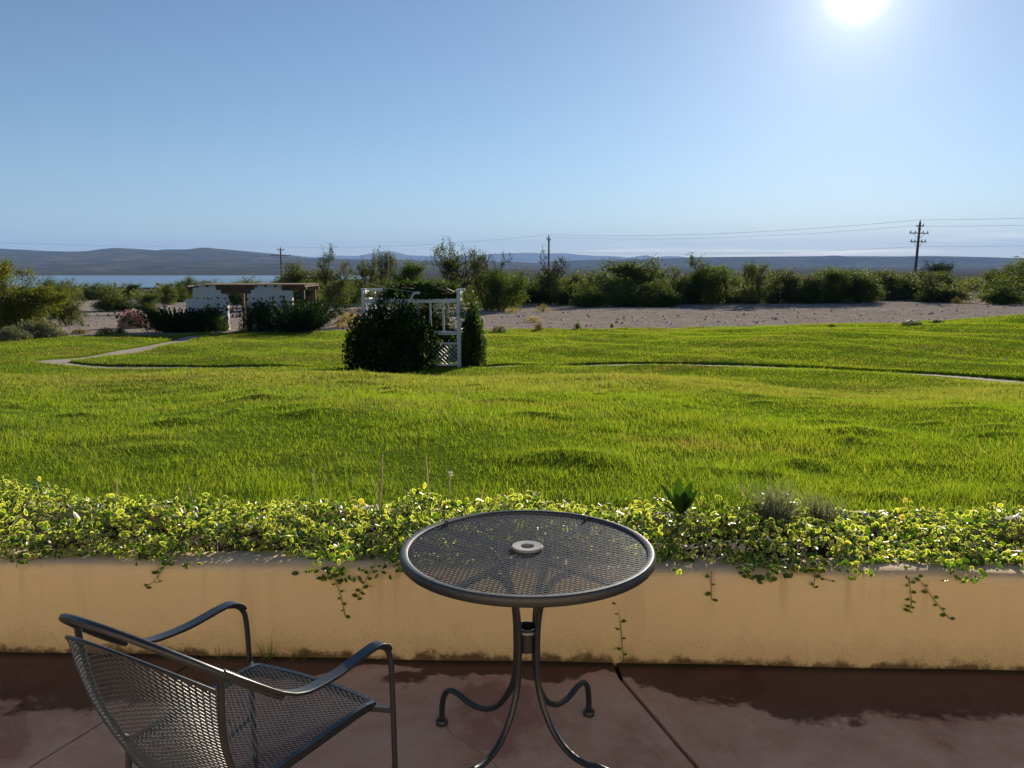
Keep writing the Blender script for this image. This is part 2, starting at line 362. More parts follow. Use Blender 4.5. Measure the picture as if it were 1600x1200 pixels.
    M['sage'] = leafmat('sage_leaf', (.085,.095,.07), (.15,.16,.115), (.26,.25,.17), .3)
    M['chamisa'] = leafmat('chamisa_leaf', (.12,.10,.03), (.22,.18,.05), (.40,.29,.04), .35)
    M['pink'] = leafmat('pink_plume', (.20,.10,.11), (.38,.19,.21), (.52,.30,.32), .4, yellow=.9, blue=1.2)
    M['straw'] = leafmat('straw_blade', (.22,.17,.09), (.36,.29,.16), (.5,.42,.25), .35)
    M['weed'] = leafmat('weed_blade', (.05,.10,.012), (.10,.16,.02), (.22,.22,.06), .45)
    M['dark_leaf'] = leafmat('broad_leaf', (.02,.055,.01), (.04,.09,.014), (.09,.15,.02), .35)
    M['lav'] = leafmat('grey_leaf', (.09,.11,.09), (.17,.19,.16), (.28,.29,.26), .3)
    t = NT('vinca_leaf'); r = t.attr('rnd'); e = t.attr('edge')
    c = t.ramp(r, [(0, (.030,.070,.010)), (.4, (.065,.13,.014)), (.75, (.14,.21,.018)), (.97, (.28,.30,.03)), (1, (.34,.25,.04))])
    c = t.mix(t.math('MULTIPLY', t.step(e, .68, .86), t.step(r, .30, .38)), c, (.52,.53,.24))
    tr = t.mix(1.0, c, (2.1, 2.0, .5), 'MULTIPLY'); M['vinca'] = t.leaf(c, .46, .42, .5, tr)
mk()

# ------------------------------------------------------------------ leaf clouds
def unit(v): return v/np.maximum(np.linalg.norm(v, axis=1, keepdims=True), 1e-9)
def diamonds(C, D, N, L, Wd, fold=.0):
    """leaf quads: centre C, long axis D, normal N, length L, width Wd (arrays)"""
    D = unit(D); Sd = unit(np.cross(D, N)); L = np.asarray(L)[:,None]; Wd = np.asarray(Wd)[:,None]
    Nn = np.cross(Sd, D)
    V = np.stack([C-D*L/2, C+Sd*Wd/2+Nn*fold*Wd, C+D*L/2, C-Sd*Wd/2+Nn*fold*Wd], 1).reshape(-1, 3)
    F = np.arange(len(V)).reshape(-1, 4); return V, F
def randdir(n, up=0.0):
    v = rng.normal(size=(n, 3)); v[:,2] += up; return unit(v)
def cloud_mesh(name, C, L, Wd, mat, up=.3, rnd=None):
    n = len(C); N = randdir(n, up); D = unit(np.cross(N, randdir(n))); V, F = diamonds(C, D, N, np.broadcast_to(L, n), np.broadcast_to(Wd, n), .15)
    r = rng.random(n) if rnd is None else rnd
    return mesh_np(name, V, F, mat, attrs={'rnd': ('FACE', r)})
def blades(base, h, w, lean, curve=.35, seg=2, tipw=.0):
    """curved blades: base (n,3), heights, widths, lean vectors (n,3 horizontal)"""
    n = len(base); a = rng.uniform(0, 2*math.pi, n); S_ = np.stack([np.cos(a), np.sin(a), np.zeros(n)], 1)*np.asarray(w)[:,None]/2
    h = np.asarray(h)[:,None]; rows = []; up = np.array([0, 0, 1.0])
    for k in range(seg+1):
        t = k/seg; c = base + up*h*(t-.35*curve*t*t*np.linalg.norm(lean, axis=1, keepdims=True)) + lean*h*(t*(1-curve)+curve*t*t)
        if k < seg: rows += [c-S_*(1-.55*t), c+S_*(1-.55*t)]
        else: rows += [c]
    m = len(rows); V = np.stack(rows, 1).reshape(-1, 3); b = (np.arange(n)*m)[:,None]
    Fq = [b+np.array([[2*k, 2*k+1, 2*k+3, 2*k+2]]) for k in range(seg-1)]
    Ft = b+np.array([[2*(seg-1), 2*(seg-1)+1, 2*seg]])
    tip = np.tile(np.concatenate([np.repeat(np.arange(seg)/seg, 2), [1.0]]), n)
    return V, ([np.concatenate(Fq)] if Fq else [])+[Ft], tip, m
def blade_mesh(name, base, h, w, lean, mat, seg=2, curve=.35, rnd=None):
    V, Fl, tip, m = blades(base, h, w, lean, curve, seg); n = len(base); r = rng.random(n) if rnd is None else rnd
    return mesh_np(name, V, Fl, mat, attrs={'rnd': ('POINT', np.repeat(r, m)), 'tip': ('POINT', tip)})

# ================================================================== THE SETTING
# ---- terrain sheet to the horizon
LAWN_B = np.array([(-60,34),(-38,36),(-25,40),(-17,45.5),(-8,48),(0,49),(10,50),(16,50),(22,47.5),(30,46),(60,44)])
def lawn_far(x): return np.interp(x, LAWN_B[:,0], LAWN_B[:,1]) + .5*np.sin(np.asarray(x)*1.1)+.3*np.sin(np.asarray(x)*2.9+1)
def WY(x): return 3.045-.0377*np.asarray(x)       # wall front line on the floor
def bumps(x, y, cell=.72, seed=11.0):
    x = np.asarray(x, float); y = np.asarray(y, float); out = np.zeros(x.shape); cx, cy_ = np.floor(x/cell), np.floor(y/cell)
    hsh = lambda i, j, k: np.mod(np.sin(i*127.1+j*311.7+k*74.7+seed)*43758.5453, 1)
    for di in (-1, 0, 1):
        for dj in (-1, 0, 1):
            i, j = cx+di, cy_+dj; px_, py_ = (i+hsh(i, j, 1))*cell, (j+hsh(i, j, 2))*cell; rr_ = .07+.20*hsh(i, j, 3)**1.5
            out = np.maximum(out, np.exp(-((x-px_)**2/(1.8*rr_**2)+(y-py_)**2/(rr_**2*.6)))*(.015+.055*hsh(i, j, 4))*(hsh(i, j, 5) < .45))
    return out*np.clip((y-4.0)/1.0, 0, 1)*np.clip((15-y)/4, 0, 1)
def grid_mesh(name, X, Y, Z, mat, mask=None, smooth=True):
    ny, nx = X.shape; V = np.stack([X, Y, Z], -1).reshape(-1, 3)
    i = np.arange(ny*nx).reshape(ny, nx); F = np.stack([i[:-1,:-1], i[:-1,1:], i[1:,1:], i[1:,:-1]], -1)
    if mask is not None: F = F[mask]
    return mesh_np(name, V, F.reshape(-1, 4), mat, smooth)
ys = np.concatenate([np.linspace(-12, 3.9, 8), np.arange(5, 60, 1.5), np.arange(60, 170, 3), np.geomspace(172, 34000, 90)])
us = np.linspace(-1.6, 1.6, 141)
Yt, Ut = np.meshgrid(ys, us, indexing='ij'); Xt = Ut*(np.maximum(Yt, 0)*.9+28)
Zt = G(Xt, Yt); lawnin = np.clip((lawn_far(Xt)-Yt)/1.2, 0, 1)*np.clip((46-abs(Xt))/2, 0, 1); Zt = Zt-.03-.32*lawnin
Zt = np.where(Yt < 4.2, -.35, Zt)
tag(obj('ground', grid_mesh('ground', Xt, Yt, Zt, M['desert'])), kind='structure')
# ---- path course
def cumhits(P): return [hit(*p) for p in P]
pathA = [(-15.8,47.4),(-16.3,42),(-15.6,36),(-15.1,31),(-15.3,27.8),(-15.0,26.3),(-13.8,25.5),(-12.2,25.2),(-9,24.9),(-5,24.4),(-2,24.0),(0,24.6),(2,25.6),(4.2,25.4),(6.5,24.2),(8.5,22.6),(10.4,20.6),(12,18.5),(13.6,16.4),(15.5,14)]
pathA = [Vector((x, y, 0)) for x, y in pathA]
PA = spline(pathA, 10); PAx = np.array([(p.x, p.y) for p in PA])
def path_d(x, y):
    x = np.asarray(x, float); y = np.asarray(y, float); sh = x.shape; q = np.stack([x.ravel(), y.ravel()], 1); d = np.full(len(q), 1e9)
    sel = (q[:,1] > 12) & (q[:,1] < 49); qq = q[sel]
    if len(qq):
        dd = np.full(len(qq), 1e9)
        for a, b in zip(PAx[:-1], PAx[1:]):
            ab = b-a; t = np.clip(((qq-a)@ab)/(ab@ab), 0, 1); dd = np.minimum(dd, np.hypot(*(qq-a-t[:,None]*ab).T))
        d[sel] = dd
    return d.reshape(sh)
PW = .52
# ---- lawn sheet, dug out along the path
ly = np.concatenate([np.arange(3.72, 14, .11), np.arange(14, 51.6, .16)]); lx = np.arange(-36, 36.01, .16)
Yl, Xl = np.meshgrid(ly, lx, indexing='ij'); PD = path_d(Xl, Yl)
Zl = G(Xl, Yl) + bumps(Xl, Yl) - .15*sst(PW+.10, PW-.12, PD); edge = lawn_far(Xl)-Yl; Zl = Zl - .12*sst(.6, 0, edge)
ok = (edge > -.25) & (Yl > WY(Xl)+.70); mask = ok[:-1,:-1] & ok[1:,1:]
tag(obj('lawn', grid_mesh('lawn', Xl, Yl, Zl, M['lawn'], mask)), kind='structure')
pv = []; 
for i, p in enumerate(PA):
    d = (PA[min(i+1,len(PA)-1)]-PA[max(i-1,0)]).normalized(); s_ = Vector((-d.y, d.x, 0))
    for k in (-1, -.33, .33, 1):
        q = p+s_*k*(PW+.05); pv.append((q.x, q.y, g(q.x, q.y)-.084+.008*random.random()))
pf = [(i*4+k, i*4+k+1, i*4+k+5, i*4+k+4) for i in range(len(PA)-1) for k in range(3)]
tag(obj('garden_path', mesh_np('garden_path', pv, pf, M['path'], True)), kind='structure')
# ---- lake
lk = [(-3400,3420),(-420,3420),(-330,2700),(-480,1900),(-560,1500),(-420,1330),(-1900,1330)]
V = [(x, y, -30.5) for x, y in lk]; me = bpy.data.meshes.new('lake'); me.from_pydata(V, [], [tuple(range(len(V)))[::-1]]); me.materials.append(M['water']); tag(obj('lake', me), kind='structure')
# ---- mesas and far ranges: ridge profile (pixel columns) swept forward as eroded slopes
def ridge(name, prof, D, depth, base, mat, rough, seed, x0, x1, terr=0):
    n = 260; m = 26; P = np.array(prof, float); px = np.linspace(x0, x1, n); py = np.interp(px, P[:,0], P[:,1])
    V = np.zeros((m, n, 3))
    for j in range(m):
        t = j/(m-1)            # 0 foot .. 1 ridge
        Dj = D-depth*(1-t)
        for i in range(n):
            top = H+(418-py[i])/FPX*D
            X = (px[i]-800)/FPX*D*(1-.0*(1-t)); nz = mnoise.fractal(Vector((X*rough+seed, t*2.2, seed)), 1.0, 2.1, 4)
            gul = mnoise.fractal(Vector((X*rough*3.2+seed*3, t*.7, 1.5)), 1.0, 2.0, 3)
            s_ = t**1.5*(1-.45*terr)+terr*.45*sst(.62, .80, t+.12*nz)
            hh = base+(top-base)*min(1, max(0, s_+ (t*(1-t))*(.8*nz+.6*gul)))
            V[j, i] = (X, Dj+nz*depth*.12*(1-t), hh)
    back = V[-1].copy(); back[:,1] += depth; back[:,2] -= (back[:,2]-base)*.15; V = np.concatenate([V, back[None]])
    return tag(obj(name, grid_mesh(name, V[:,:,0], V[:,:,1], V[:,:,2], mat)), kind='structure')
ridge('mesa', [(-500,384),(-200,392),(0,388.5),(30,391),(80,393),(125,393.5),(160,392.5),(178,388.6),(190,388),(212,389),(232,395),(250,392.8),(268,390.2),(300,390.4),(318,388),(330,387.6),(342,391.5),(370,396.5),(420,400),(480,403.5),(560,405.5),(660,407),(760,408),(860,412),(940,420)], 7600, 3300, -18, M['mesa'], .0011, 3, -500, 940)
ridge('foothills', [(-500,410),(-100,407),(0,409),(60,406.5),(110,408.5),(160,411),(210,407.5),(260,410),(330,409),(400,413),(470,411),(560,415),(640,421)], 5600, 1700, -24, M['mesa'], .0019, 31, -500, 640)
ridge('low_mesa', [(700,424),(820,413),(860,408.5),(900,407),(960,405.5),(1020,404.5),(1080,402.2),(1180,401.2),(1280,400.6),(1296,399.6),(1310,400.6),(1400,401),(1440,400.2),(1500,401.2),(1600,404),(1900,399),(2300,398)], 9000, 2600, -5, M['mesa'], .0008, 11, 700, 2300, 1)
ridge('near_bluff', [(640,426),(860,424),(930,419.5),(980,417.5),(1080,418),(1200,420),(1350,421),(1700,424)], 5200, 1200, -14, M['mesa'], .0012, 23, 640, 1700)
ridge('far_mountains', [(380,408),(460,403),(480,401),(500,402),(530,399.5),(560,400.5),(585,396),(602,393),(618,394),(632,399),(660,400),(690,401),(720,399),(745,399.5),(770,397),(800,396.2),(830,395.6),(850,396.5),(880,396),(905,398.5),(930,400),(960,400.8),(985,403),(995,400.4),(1008,399.2),(1018,402.5),(1040,400.6),(1060,401),(1078,404),(1200,410)], 23000, 5000, 0, M['far'], .0005, 5, 380, 1200)

# ---- haze: the air over the whole valley
hz = MB().box((0, 15500, 480), (84000, 37400, 1080)); ho = hz.build('haze', M['hole']); ho.data.materials.clear()
t = NT('haze_air'); pvn = t.new('ShaderNodeVolumePrincipled'); pvn.inputs['Color'].default_value = (.33,.54,.98,1); pvn.inputs['Density'].default_value = 4.6e-5; pvn.inputs['Anisotropy'].default_value = 0
t.l.new(pvn.outputs[0], t.out.inputs['Volume']); ho.data.materials.append(t.m); tag(ho, 'thin blue haze over the valley', 'haze', kind='stuff')

# ---- patio floor: slabs parted by joints and one crack
pfl = tag(empty('patio_floor', (0, 0, 0)), kind='structure')
bed = MB().box((0, .4, -.07), (9, 5.6, .1)).build('joint_bed', M['joint'], pfl)
A = [(.395,3.2),(.415,2.907),(.581,2.347),(.70,1.9),(1.1,.3),(1.6,-1.8)]
C = [(-1.22,3.2),(-1.38,2.681),(-1.512,2.347),(-1.9,1.3),(-2.4,0),(-3.0,-1.8)]
Bk = [(-1.10,3.2),(-.93,2.97),(-.729,2.885),(-.60,2.83),(-.51,2.76),(-.413,2.724),(-.33,2.69),(-.27,2.66),(-.235,2.60),(-.20,2.53),(-.13,2.46),(-.061,2.38),(-.02,2.30),(.05,2.1),(.1,1.6),(.1,0),(.15,-1.8)]
def slab(L, Rr, gl, gr):
    P = [(x+gl, y) for x, y in L]+[(x-gr, y) for x, y in reversed(Rr)]; n = len(P)
    mb = MB(); mb.add([(x, y, 0) for x, y in P]+[(x, y, -.06) for x, y in P], [tuple(range(n))[::-1]]+[(i, (i+1)%n, n+(i+1)%n, n+i) for i in range(n)])
    return mb.build('slab', M['patio'], pfl)
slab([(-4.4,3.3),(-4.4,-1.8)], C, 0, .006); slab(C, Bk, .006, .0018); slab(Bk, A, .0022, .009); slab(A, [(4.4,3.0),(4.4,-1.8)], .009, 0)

# ---- unseen lodge front added behind the camera to bounce warm sun onto the patio
lo = tag(empty('bounce_lodge_front', (0, -2.3, 0)), 'unseen tan stucco lodge front added to bounce warm light onto the patio', 'building')
for x0, x1, z0, z1 in ((-9,-1.0,-.1,3.2),(1.0,9,-.1,3.2),(-1.0,1.0,2.2,3.2)): MB().box(((x0+x1)/2, -.15, (z0+z1)/2), (x1-x0, .3, z1-z0)).build('wall', M['lodge'], lo)
dr = MB().box((0, -.2, 1.05), (1.9, .06, 2.1)).build('door', M['white'], lo); MB().box((.8, -.15, 1.0), (.03, .06, .16)).build('handle', M['iron'], dr)  # door and handle of the added front, unseen as well
# ---- low planter wall
pw = tag(empty('planter_wall', (0, 3.045, 0)), 'low tan stucco planter wall running across the patio edge', 'wall')
def wall_strip(name, prof, mat, xs=np.arange(-4.3, 4.31, .1), wob=.004):
    m = len(prof); V = []; 
    for x in xs:
        for (d, z) in prof: 
            w_ = wob*math.sin(x*3.1+z*9)+wob*.7*math.sin(x*7.7+d*8+1); V.append((x, WY(x)-3.045+d+w_, z+w_*.7))
    F = [(i*m+j, (i+1)*m+j, (i+1)*m+j+1, i*m+j+1) for i in range(len(xs)-1) for j in range(m-1)]
    return obj(name, mesh_np(name, V, F, mat, True), pw)
wall_strip('front_wall', [(.0,-.05),(.0,.05),(-.004,.2),(-.004,.33),(.004,.36),(.02,.376),(.045,.382),(.17,.380),(.185,.37),(.19,.25)], M['stucco'])
wall_strip('back_kerb', [(.70,.25),(.70,.365),(.715,.38),(.80,.382),(.83,.37),(.835,.1)], M['kerb'], wob=.007)
wall_strip('soil', [(.18,.30),(.3,.325),(.45,.33),(.6,.325),(.71,.30)], M['soil'], wob=.012)

# ================================================================== GRASS
def sample_lawn(n, y0, y1, p=1.0):
    y = (y0**p+(y1**p-y0**p)*rng.random(n))**(1/p); x = rng.uniform(-.74, .74, n)*y*1.0
    k = (y < lawn_far(x)-.05-.35*rng.random(n)) & (y > WY(x)+.84) & (path_d(x, y) > PW-.06+.08*rng.random(n)); return x[k], y[k]
def fbm(x, y, s, o=0.0):
    return np.sin(x*s+o+1.3*np.sin(y*s*.8+o))*.5+np.sin(y*s*1.9+x*s*.7+2*o)*.3+np.sin(x*s*3.1-y*s*2.3+o*3)*.2
def tussock(x, y, cell=.42, seed=3):
    best = np.full(len(x), 9.0); cx, cy_ = np.floor(x/cell), np.floor(y/cell)
    hsh = lambda i, j, k: np.mod(np.sin(i*127.1+j*311.7+k*74.7+seed)*43758.5453, 1)
    for di in (-1, 0, 1):
        for dj in (-1, 0, 1):
            i, j = cx+di, cy_+dj; px_, py_ = (i+hsh(i, j, 1))*cell, (j+hsh(i, j, 2))*cell; rr_ = (.07+.17*hsh(i, j, 3)**2)*(hsh(i, j, 4) < .55)+1e-4
            best = np.minimum(best, np.hypot(x-px_, (y-py_)*1.3)/rr_)
    return np.clip(1.25-best, 0, 1)
def lawn_obj(name, n, y0, y1, p, hmul, wmin, wpx, seg):
    x, y = sample_lawn(n, y0, y1, p); m = len(x)
    t = fbm(x, y, .8, 1)+.6*fbm(x, y, 2.3, 4)            # tussocks
    clump = fbm(x, y, 7.0, 2)
    keep = rng.random(m) < np.clip(.82+.15*t+.2*clump, .45, 1); x, y, t, clump = x[keep], y[keep], t[keep], clump[keep]; m = len(x)
    h = hmul*(.050+.015*np.clip(t, -.8, 1.4)+.012*clump)*rng.uniform(.4, 1.65, m); h = np.maximum(h, .02)
    ts = tussock(x, y); h = h*(.82+.95*ts); tall = rng.random(m) < .010; h[tall] *= 1.8
    w = np.maximum(wmin, y*wpx)*rng.uniform(.7, 1.3, m)
    z = G(x, y)-.008 + bumps(x, y)*.97 - .1*sst(.5, 0, lawn_far(x)-y)
    a = rng.uniform(0, 2*math.pi, m); ln = rng.uniform(.1, .75, m); lean = np.stack([np.cos(a)*ln-.12, np.sin(a)*ln, np.zeros(m)], 1)
    lean += np.stack([.35*fbm(x, y, 3.1, 7), .25*fbm(x, y, 2.7, 9), np.zeros(m)], 1)
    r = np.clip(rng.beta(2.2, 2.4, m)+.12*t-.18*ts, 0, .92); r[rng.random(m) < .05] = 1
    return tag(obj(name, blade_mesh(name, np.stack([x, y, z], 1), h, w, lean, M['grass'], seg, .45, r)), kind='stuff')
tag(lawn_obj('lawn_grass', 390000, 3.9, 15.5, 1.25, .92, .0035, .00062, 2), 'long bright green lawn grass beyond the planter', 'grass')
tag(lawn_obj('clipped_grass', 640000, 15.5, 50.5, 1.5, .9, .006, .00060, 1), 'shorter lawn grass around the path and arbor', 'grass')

# ================================================================== VEGETATION KIT
def grow(h, spread, trunks, levels, seed, lowleaf=.15, bend=.25, kids=(3, 4), ratio=.68):
    """returns branch segments and twig points of one multi-stemmed shrubby tree"""
    rd = random.Random(seed); segs = []; tips = []
    def br(p, d, L, r, lv):
        n = 3; pts = [p]; 
        for k in range(n):
            d = (d+Vector((rd.gauss(0, bend), rd.gauss(0, bend), rd.gauss(.02, bend*.6)))*.6).normalized(); p = p+d*(L/n); pts.append(p)
        segs.append((pts, [r*(1-.4*k/n) for k in range(n+1)]))
        if lv <= 1: tips.extend(pts[1:])
        if lv == 0: return
        for k in range(rd.randint(*kids)):
            q = pts[rd.randint(1, n)]; ax = Vector((rd.gauss(0,1), rd.gauss(0,1), rd.gauss(.1,.6))).normalized()
            br(q, (d*.75+ax*.8).normalized(), L*ratio*rd.uniform(.75, 1.15), r*.55, lv-1)
    for k in range(trunks):
        a = 2*math.pi*(k+rd.random()*.7)/trunks; tl = rd.uniform(.35, 1.0)*spread
        br(Vector((.06*h*math.cos(a), .06*h*math.sin(a), -.05)), Vector((math.cos(a)*tl, math.sin(a)*tl, 1)).normalized(), h*.40*rd.uniform(.8, 1.1), h*.018, levels)
    return segs, tips
def branch_mesh(name, segs, mat, n=4, minr=.004):
    mb = MB()
    for pts, rr in segs: mb.tube(pts, [max(minr, r) for r in rr], n, cap=False)
    me = bpy.data.meshes.new(name); me.from_pydata(mb.v, [], mb.f); me.materials.append(mat); me.polygons.foreach_set('use_smooth', [True]*len(me.polygons)); return me
def fit(segs, tips, h, wd):
    P = np.array([tuple(p) for p in tips]); zt = np.percentile(P[:,2], 97); xr = np.percentile(np.hypot(P[:,0], P[:,1]), 95)
    fz = h/zt; fx = (wd/2)/xr; f = lambda p: Vector((p[0]*fx, p[1]*fx, p[2]*fz))
    return [([f(p) for p in pts], rr) for pts, rr in segs], P*np.array([fx, fx, fz])
TREE = []
def tree_variant(h, wd, trunks, levels, seed, nleaf, leaf, spreadr, mat, skip=0.0, spread=.8, low=0, minr=.010):
    segs, tips = grow(h, spread, trunks, levels, seed); segs, P = fit(segs, tips, h*.93, wd*.9)
    if skip: P = P[rng.random(len(P)) > skip]
    idx = rng.integers(0, len(P), nleaf); C = P[idx]+rng.normal(size=(nleaf, 3))*np.array([spreadr, spreadr, spreadr*.7])
    if low:                       # skirts of foliage near the ground
        a = rng.uniform(0, 2*math.pi, low); r = wd*.5*np.sqrt(rng.random(low))*.92; cz = h*.42*rng.random(low)**.8*(1-.35*(r/(wd*.5))**2)
        lump = .75+.25*np.sin(a*5+seed)+.15*np.sin(a*11+seed*2); C = np.concatenate([C, np.stack([r*lump*np.cos(a), r*lump*np.sin(a), cz+.05], 1)])
    C[:,2] = np.maximum(C[:,2], .05)
    n = len(C); cl = np.sin(C[:,0]*2.1+seed)*np.sin(C[:,1]*2.3)*np.sin(C[:,2]*2.7+1); r = np.clip(rng.beta(2, 2.6, n)+.22*cl, 0, 1)
    crown = cloud_mesh('crown', C, leaf*rng.uniform(.6, 1.4, n), leaf*.5*rng.uniform(.6, 1.4, n), mat, .2, r)
    return crown, branch_mesh('trunk', segs, M['bark'], 4, minr), h
def put(name, var, loc, h, wd_scale=1.0, rz=None, label=None, cat='tree', group=None, mat=None):
    crown, trunk, h0 = var; s_ = h/h0; e = empty(name, loc, random.uniform(0, 6.28) if rz is None else rz); e.scale = (s_*wd_scale, s_*wd_scale, s_)
    c = obj('crown', crown, e); obj('trunk', trunk, e)
    if mat: c.material_slots[0].link = 'OBJECT'; c.material_slots[0].material = mat
    return tag(e, label, cat, group)
V_dense = [tree_variant(4.5, 5.0, 5, 3, 10+i, 11500, .16, .30, M['mesq'], low=3200) for i in range(3)]
V_sparse = [tree_variant(5.5, 4.6, 3, 4, 30+i, 4200, .17, .20, M['olive'], .3, low=2600, spread=.6, minr=.014) for i in range(3)]
V_bare = [tree_variant(5.0, 4.2, 4, 4, 50+i, 1100, .15, .18, M['olive'], .6, low=1800, spread=.7, minr=.016) for i in range(2)]
V_bush = [tree_variant(2.6, 3.6, 6, 3, 60+i, 4500, .16, .26, M['mesq'], low=3500, spread=1.0) for i in range(2)]
V_big = tree_variant(4.2, 5.6, 5, 4, 77, 17000, .15, .24, M['mesqy'], low=6500)

def place_px(px, base, top):
    p = hit(px, base); h = (base-top)/FPX*p.y*1.01; return p, h
DENSE = 'mesquites along the gravel edge'
# px, base, top, half width px, kind, label
rows = [
 (470,478,414,30,'d',0,'olive green mesquite right behind the utility pole above the stucco gateway'),
 (526,480,393,26,'s',0,'tall loose tree with bare upper limbs between gateway and arbor'),
 (573,482,401,18,'s',1,'slim feathery tree just left of the arbor top'),
 (604,482,393,17,'s',2,'slim sparse tree rising over the left arbor post'),
 (640,482,410,26,'d',1,'rounded mesquite rising directly behind the arbor roof'),
 (713,482,384,40,'s',1,'tallest loose tree with open twiggy crown behind the arbor'),
 (762,484,394,30,'b',0,'twiggy half bare tree just right of the arbor'),
 (783,485,424,36,'d',2,'round green mesquite at the near left end of the gravel'),
 (858,476,402,36,'b',1,'nearly bare dark tree standing around the middle utility pole'),
 (893,477,430,30,'d',0,'olive mesquite just right of the middle utility pole'),
 (1003,476,409,43,'d',1,'broad green mesquite alone in front of the dark thicket'),
 (1072,474,404,34,'s',0,'tall loose mesquite right of the broad green one'),
 (1118,474,417,30,'d',2,'mesquite with rounded top at the middle of the tree line'),
 (1183,474,411,30,'s',2,'open crowned tree overtopping the tree line right of centre'),
 (1232,473,424,34,'d',0,'low olive mesquite next to the open crowned tree'),
 (1284,473,421,30,'d',1,'mesquite left of the small tuft on the gravel'),
 (1335,472,424,32,'d',2,'dark based mesquite behind the tuft on the gravel'),
 (1383,468,425,30,'d',0,'mesquite left of the tall right utility pole'),
 (1424,466,426,30,'d',1,'mesquite at the foot of the tall right utility pole'),
 (1462,464,427,30,'d',2,'last mesquite before the gap in the tree line at right'),
 (1566,466,416,34,'d',0,'left one of the two mesquites right of the gap'),
 (1604,468,404,46,'d',1,'tall mesquite cut by the right edge of the picture'),
]
for px, b, tp, hw, k, v, lab in rows:
    p, h = place_px(px, b, tp); var = {'d': V_dense, 's': V_sparse, 'b': V_bare}[k][v % len({'d': V_dense, 's': V_sparse, 'b': V_bare}[k])]
    w0 = {'d': 5.0, 's': 4.6, 'b': 4.2}[k]; h0 = var[2]; wsc = (2*hw*(1.4 if k == 'd' and 900 < px < 1440 else 1.15)/FPX*p.y)/(w0*h/h0)
    put('mesquite_tree', var, p, h, wsc, label=lab, group=DENSE, mat=M['olive'] if (k == 'd' and v == 0) else None)
p, h = place_px(935, 477, 432); put('dark_thicket_bush', V_dense[2], p, h, 1.7, label='low black green thicket bush between two mesquites on the gravel edge', cat='bush', mat=M['rose'])
p = at_y(1468, 440, 118); p.z = g(p.x, p.y); put('juniper_tree', V_dense[1], p, (H-p.z)+(418-411)/FPX*118, 1.0, label='dark bluish juniper tree rising behind the last mesquite before the gap', cat='tree', mat=M['jun'])
# second rank: bushes filling the tree line, alike from here
FILL = 'background bushes behind the tree line'
for i in range(46):
    px = 440+i*25.5+random.uniform(-9, 9); D = random.uniform(88, 128)
    if 1475 < px < 1560: continue
    x = (px-800)/FPX*D; z = g(x, D); top = random.uniform(425, 441); h = max(1.3, (H-z)-(top-418)/FPX*D)
    put('mesquite_bush', random.choice(V_bush+V_dense[:1]), (x, D, z-.05), h, random.uniform(1.1, 2.0), label='olive bush half hidden behind the front tree line', cat='bush', group=FILL, mat=random.choice([None, M['olive'], M['mesq']]))
FRONT = 'low bushes filling the foot of the tree line'
for i in range(44):
    px = 455+i*24+random.uniform(-9, 9)
    if 1465 < px < 1570: continue
    p = hit(px, 474-max(0, px-1300)*.04+random.uniform(-2, 1)); put('low_bush', random.choice(V_bush), p+Vector((0, random.uniform(1, 4), -.05)), random.uniform(.7, 2.3), random.uniform(1.0, 2.1), label='low dark bush at the foot of the mesquite tree line', cat='bush', group=FRONT, mat=random.choice([None, M['olive'], M['mesq'], M['rose']]))
# left: the wooded flat below the lawn
LEFT = 'bushes on the wooded flat at left'
for i in range(26):
    px = random.uniform(84, 460); D = random.uniform(62, 150); x = (px-800)/FPX*D; z = g(x, D)
    h = random.uniform(1.8, 3.0)*(1 if D < 100 else 1.15)
    if 120 < px < 215 and D < 75: continue
    put('mesquite_bush', random.choice(V_bush+V_dense), (x, D, z-.05), h, random.uniform(.9, 1.3), label='olive green bush on the wooded flat between lawn and lake', cat='bush', group=LEFT, mat=random.choice([None, M['olive'], M['mesq']]))
p, h = place_px(24, 512, 413); put('autumn_tree', V_big, p, h, 1.0, rz=1.0, label='large yellowing tree at the left edge of the lawn', cat='tree')
p, h = place_px(108, 508, 446); put('willow_bush', V_sparse[0], p, h, 1.05, label='pale green upright bush right of the yellowing tree', cat='bush')
p, h = place_px(196, 486, 464); put('dark_bush', V_bush[0], p, h, 1.1, label='small black green bush above the pink plume grass', cat='bush', mat=M['rose'])
# far scrub: uncountable
n = 900; D = np.exp(rng.uniform(math.log(140), math.log(1290), n)); x = rng.uniform(-.74, .74, n)*D; z = G(x, D); hh = rng.uniform(1.6, 3.4, n)
k = 90; C = np.repeat(np.stack([x, D, z], 1), k, 0); sc = np.repeat(hh, k)[:,None]; u = randdir(n*k); u[:,2] = abs(u[:,2]); rad = rng.random((n*k, 1))**.4
C = C+u*rad*sc*np.array([.85, .85, 1.0]); rr = np.clip(.25+.5*u[:,2]*rad[:,0]+.25*rng.random(n*k)-.1, 0, 1)
tag(obj('scrub_woodland', cloud_mesh('scrub_woodland', C, np.repeat(hh, k)*.22, np.repeat(hh, k)*.14, M['olive'], .4, rr)), 'far desert scrub spreading down to the lake', 'scrub', kind='stuff')

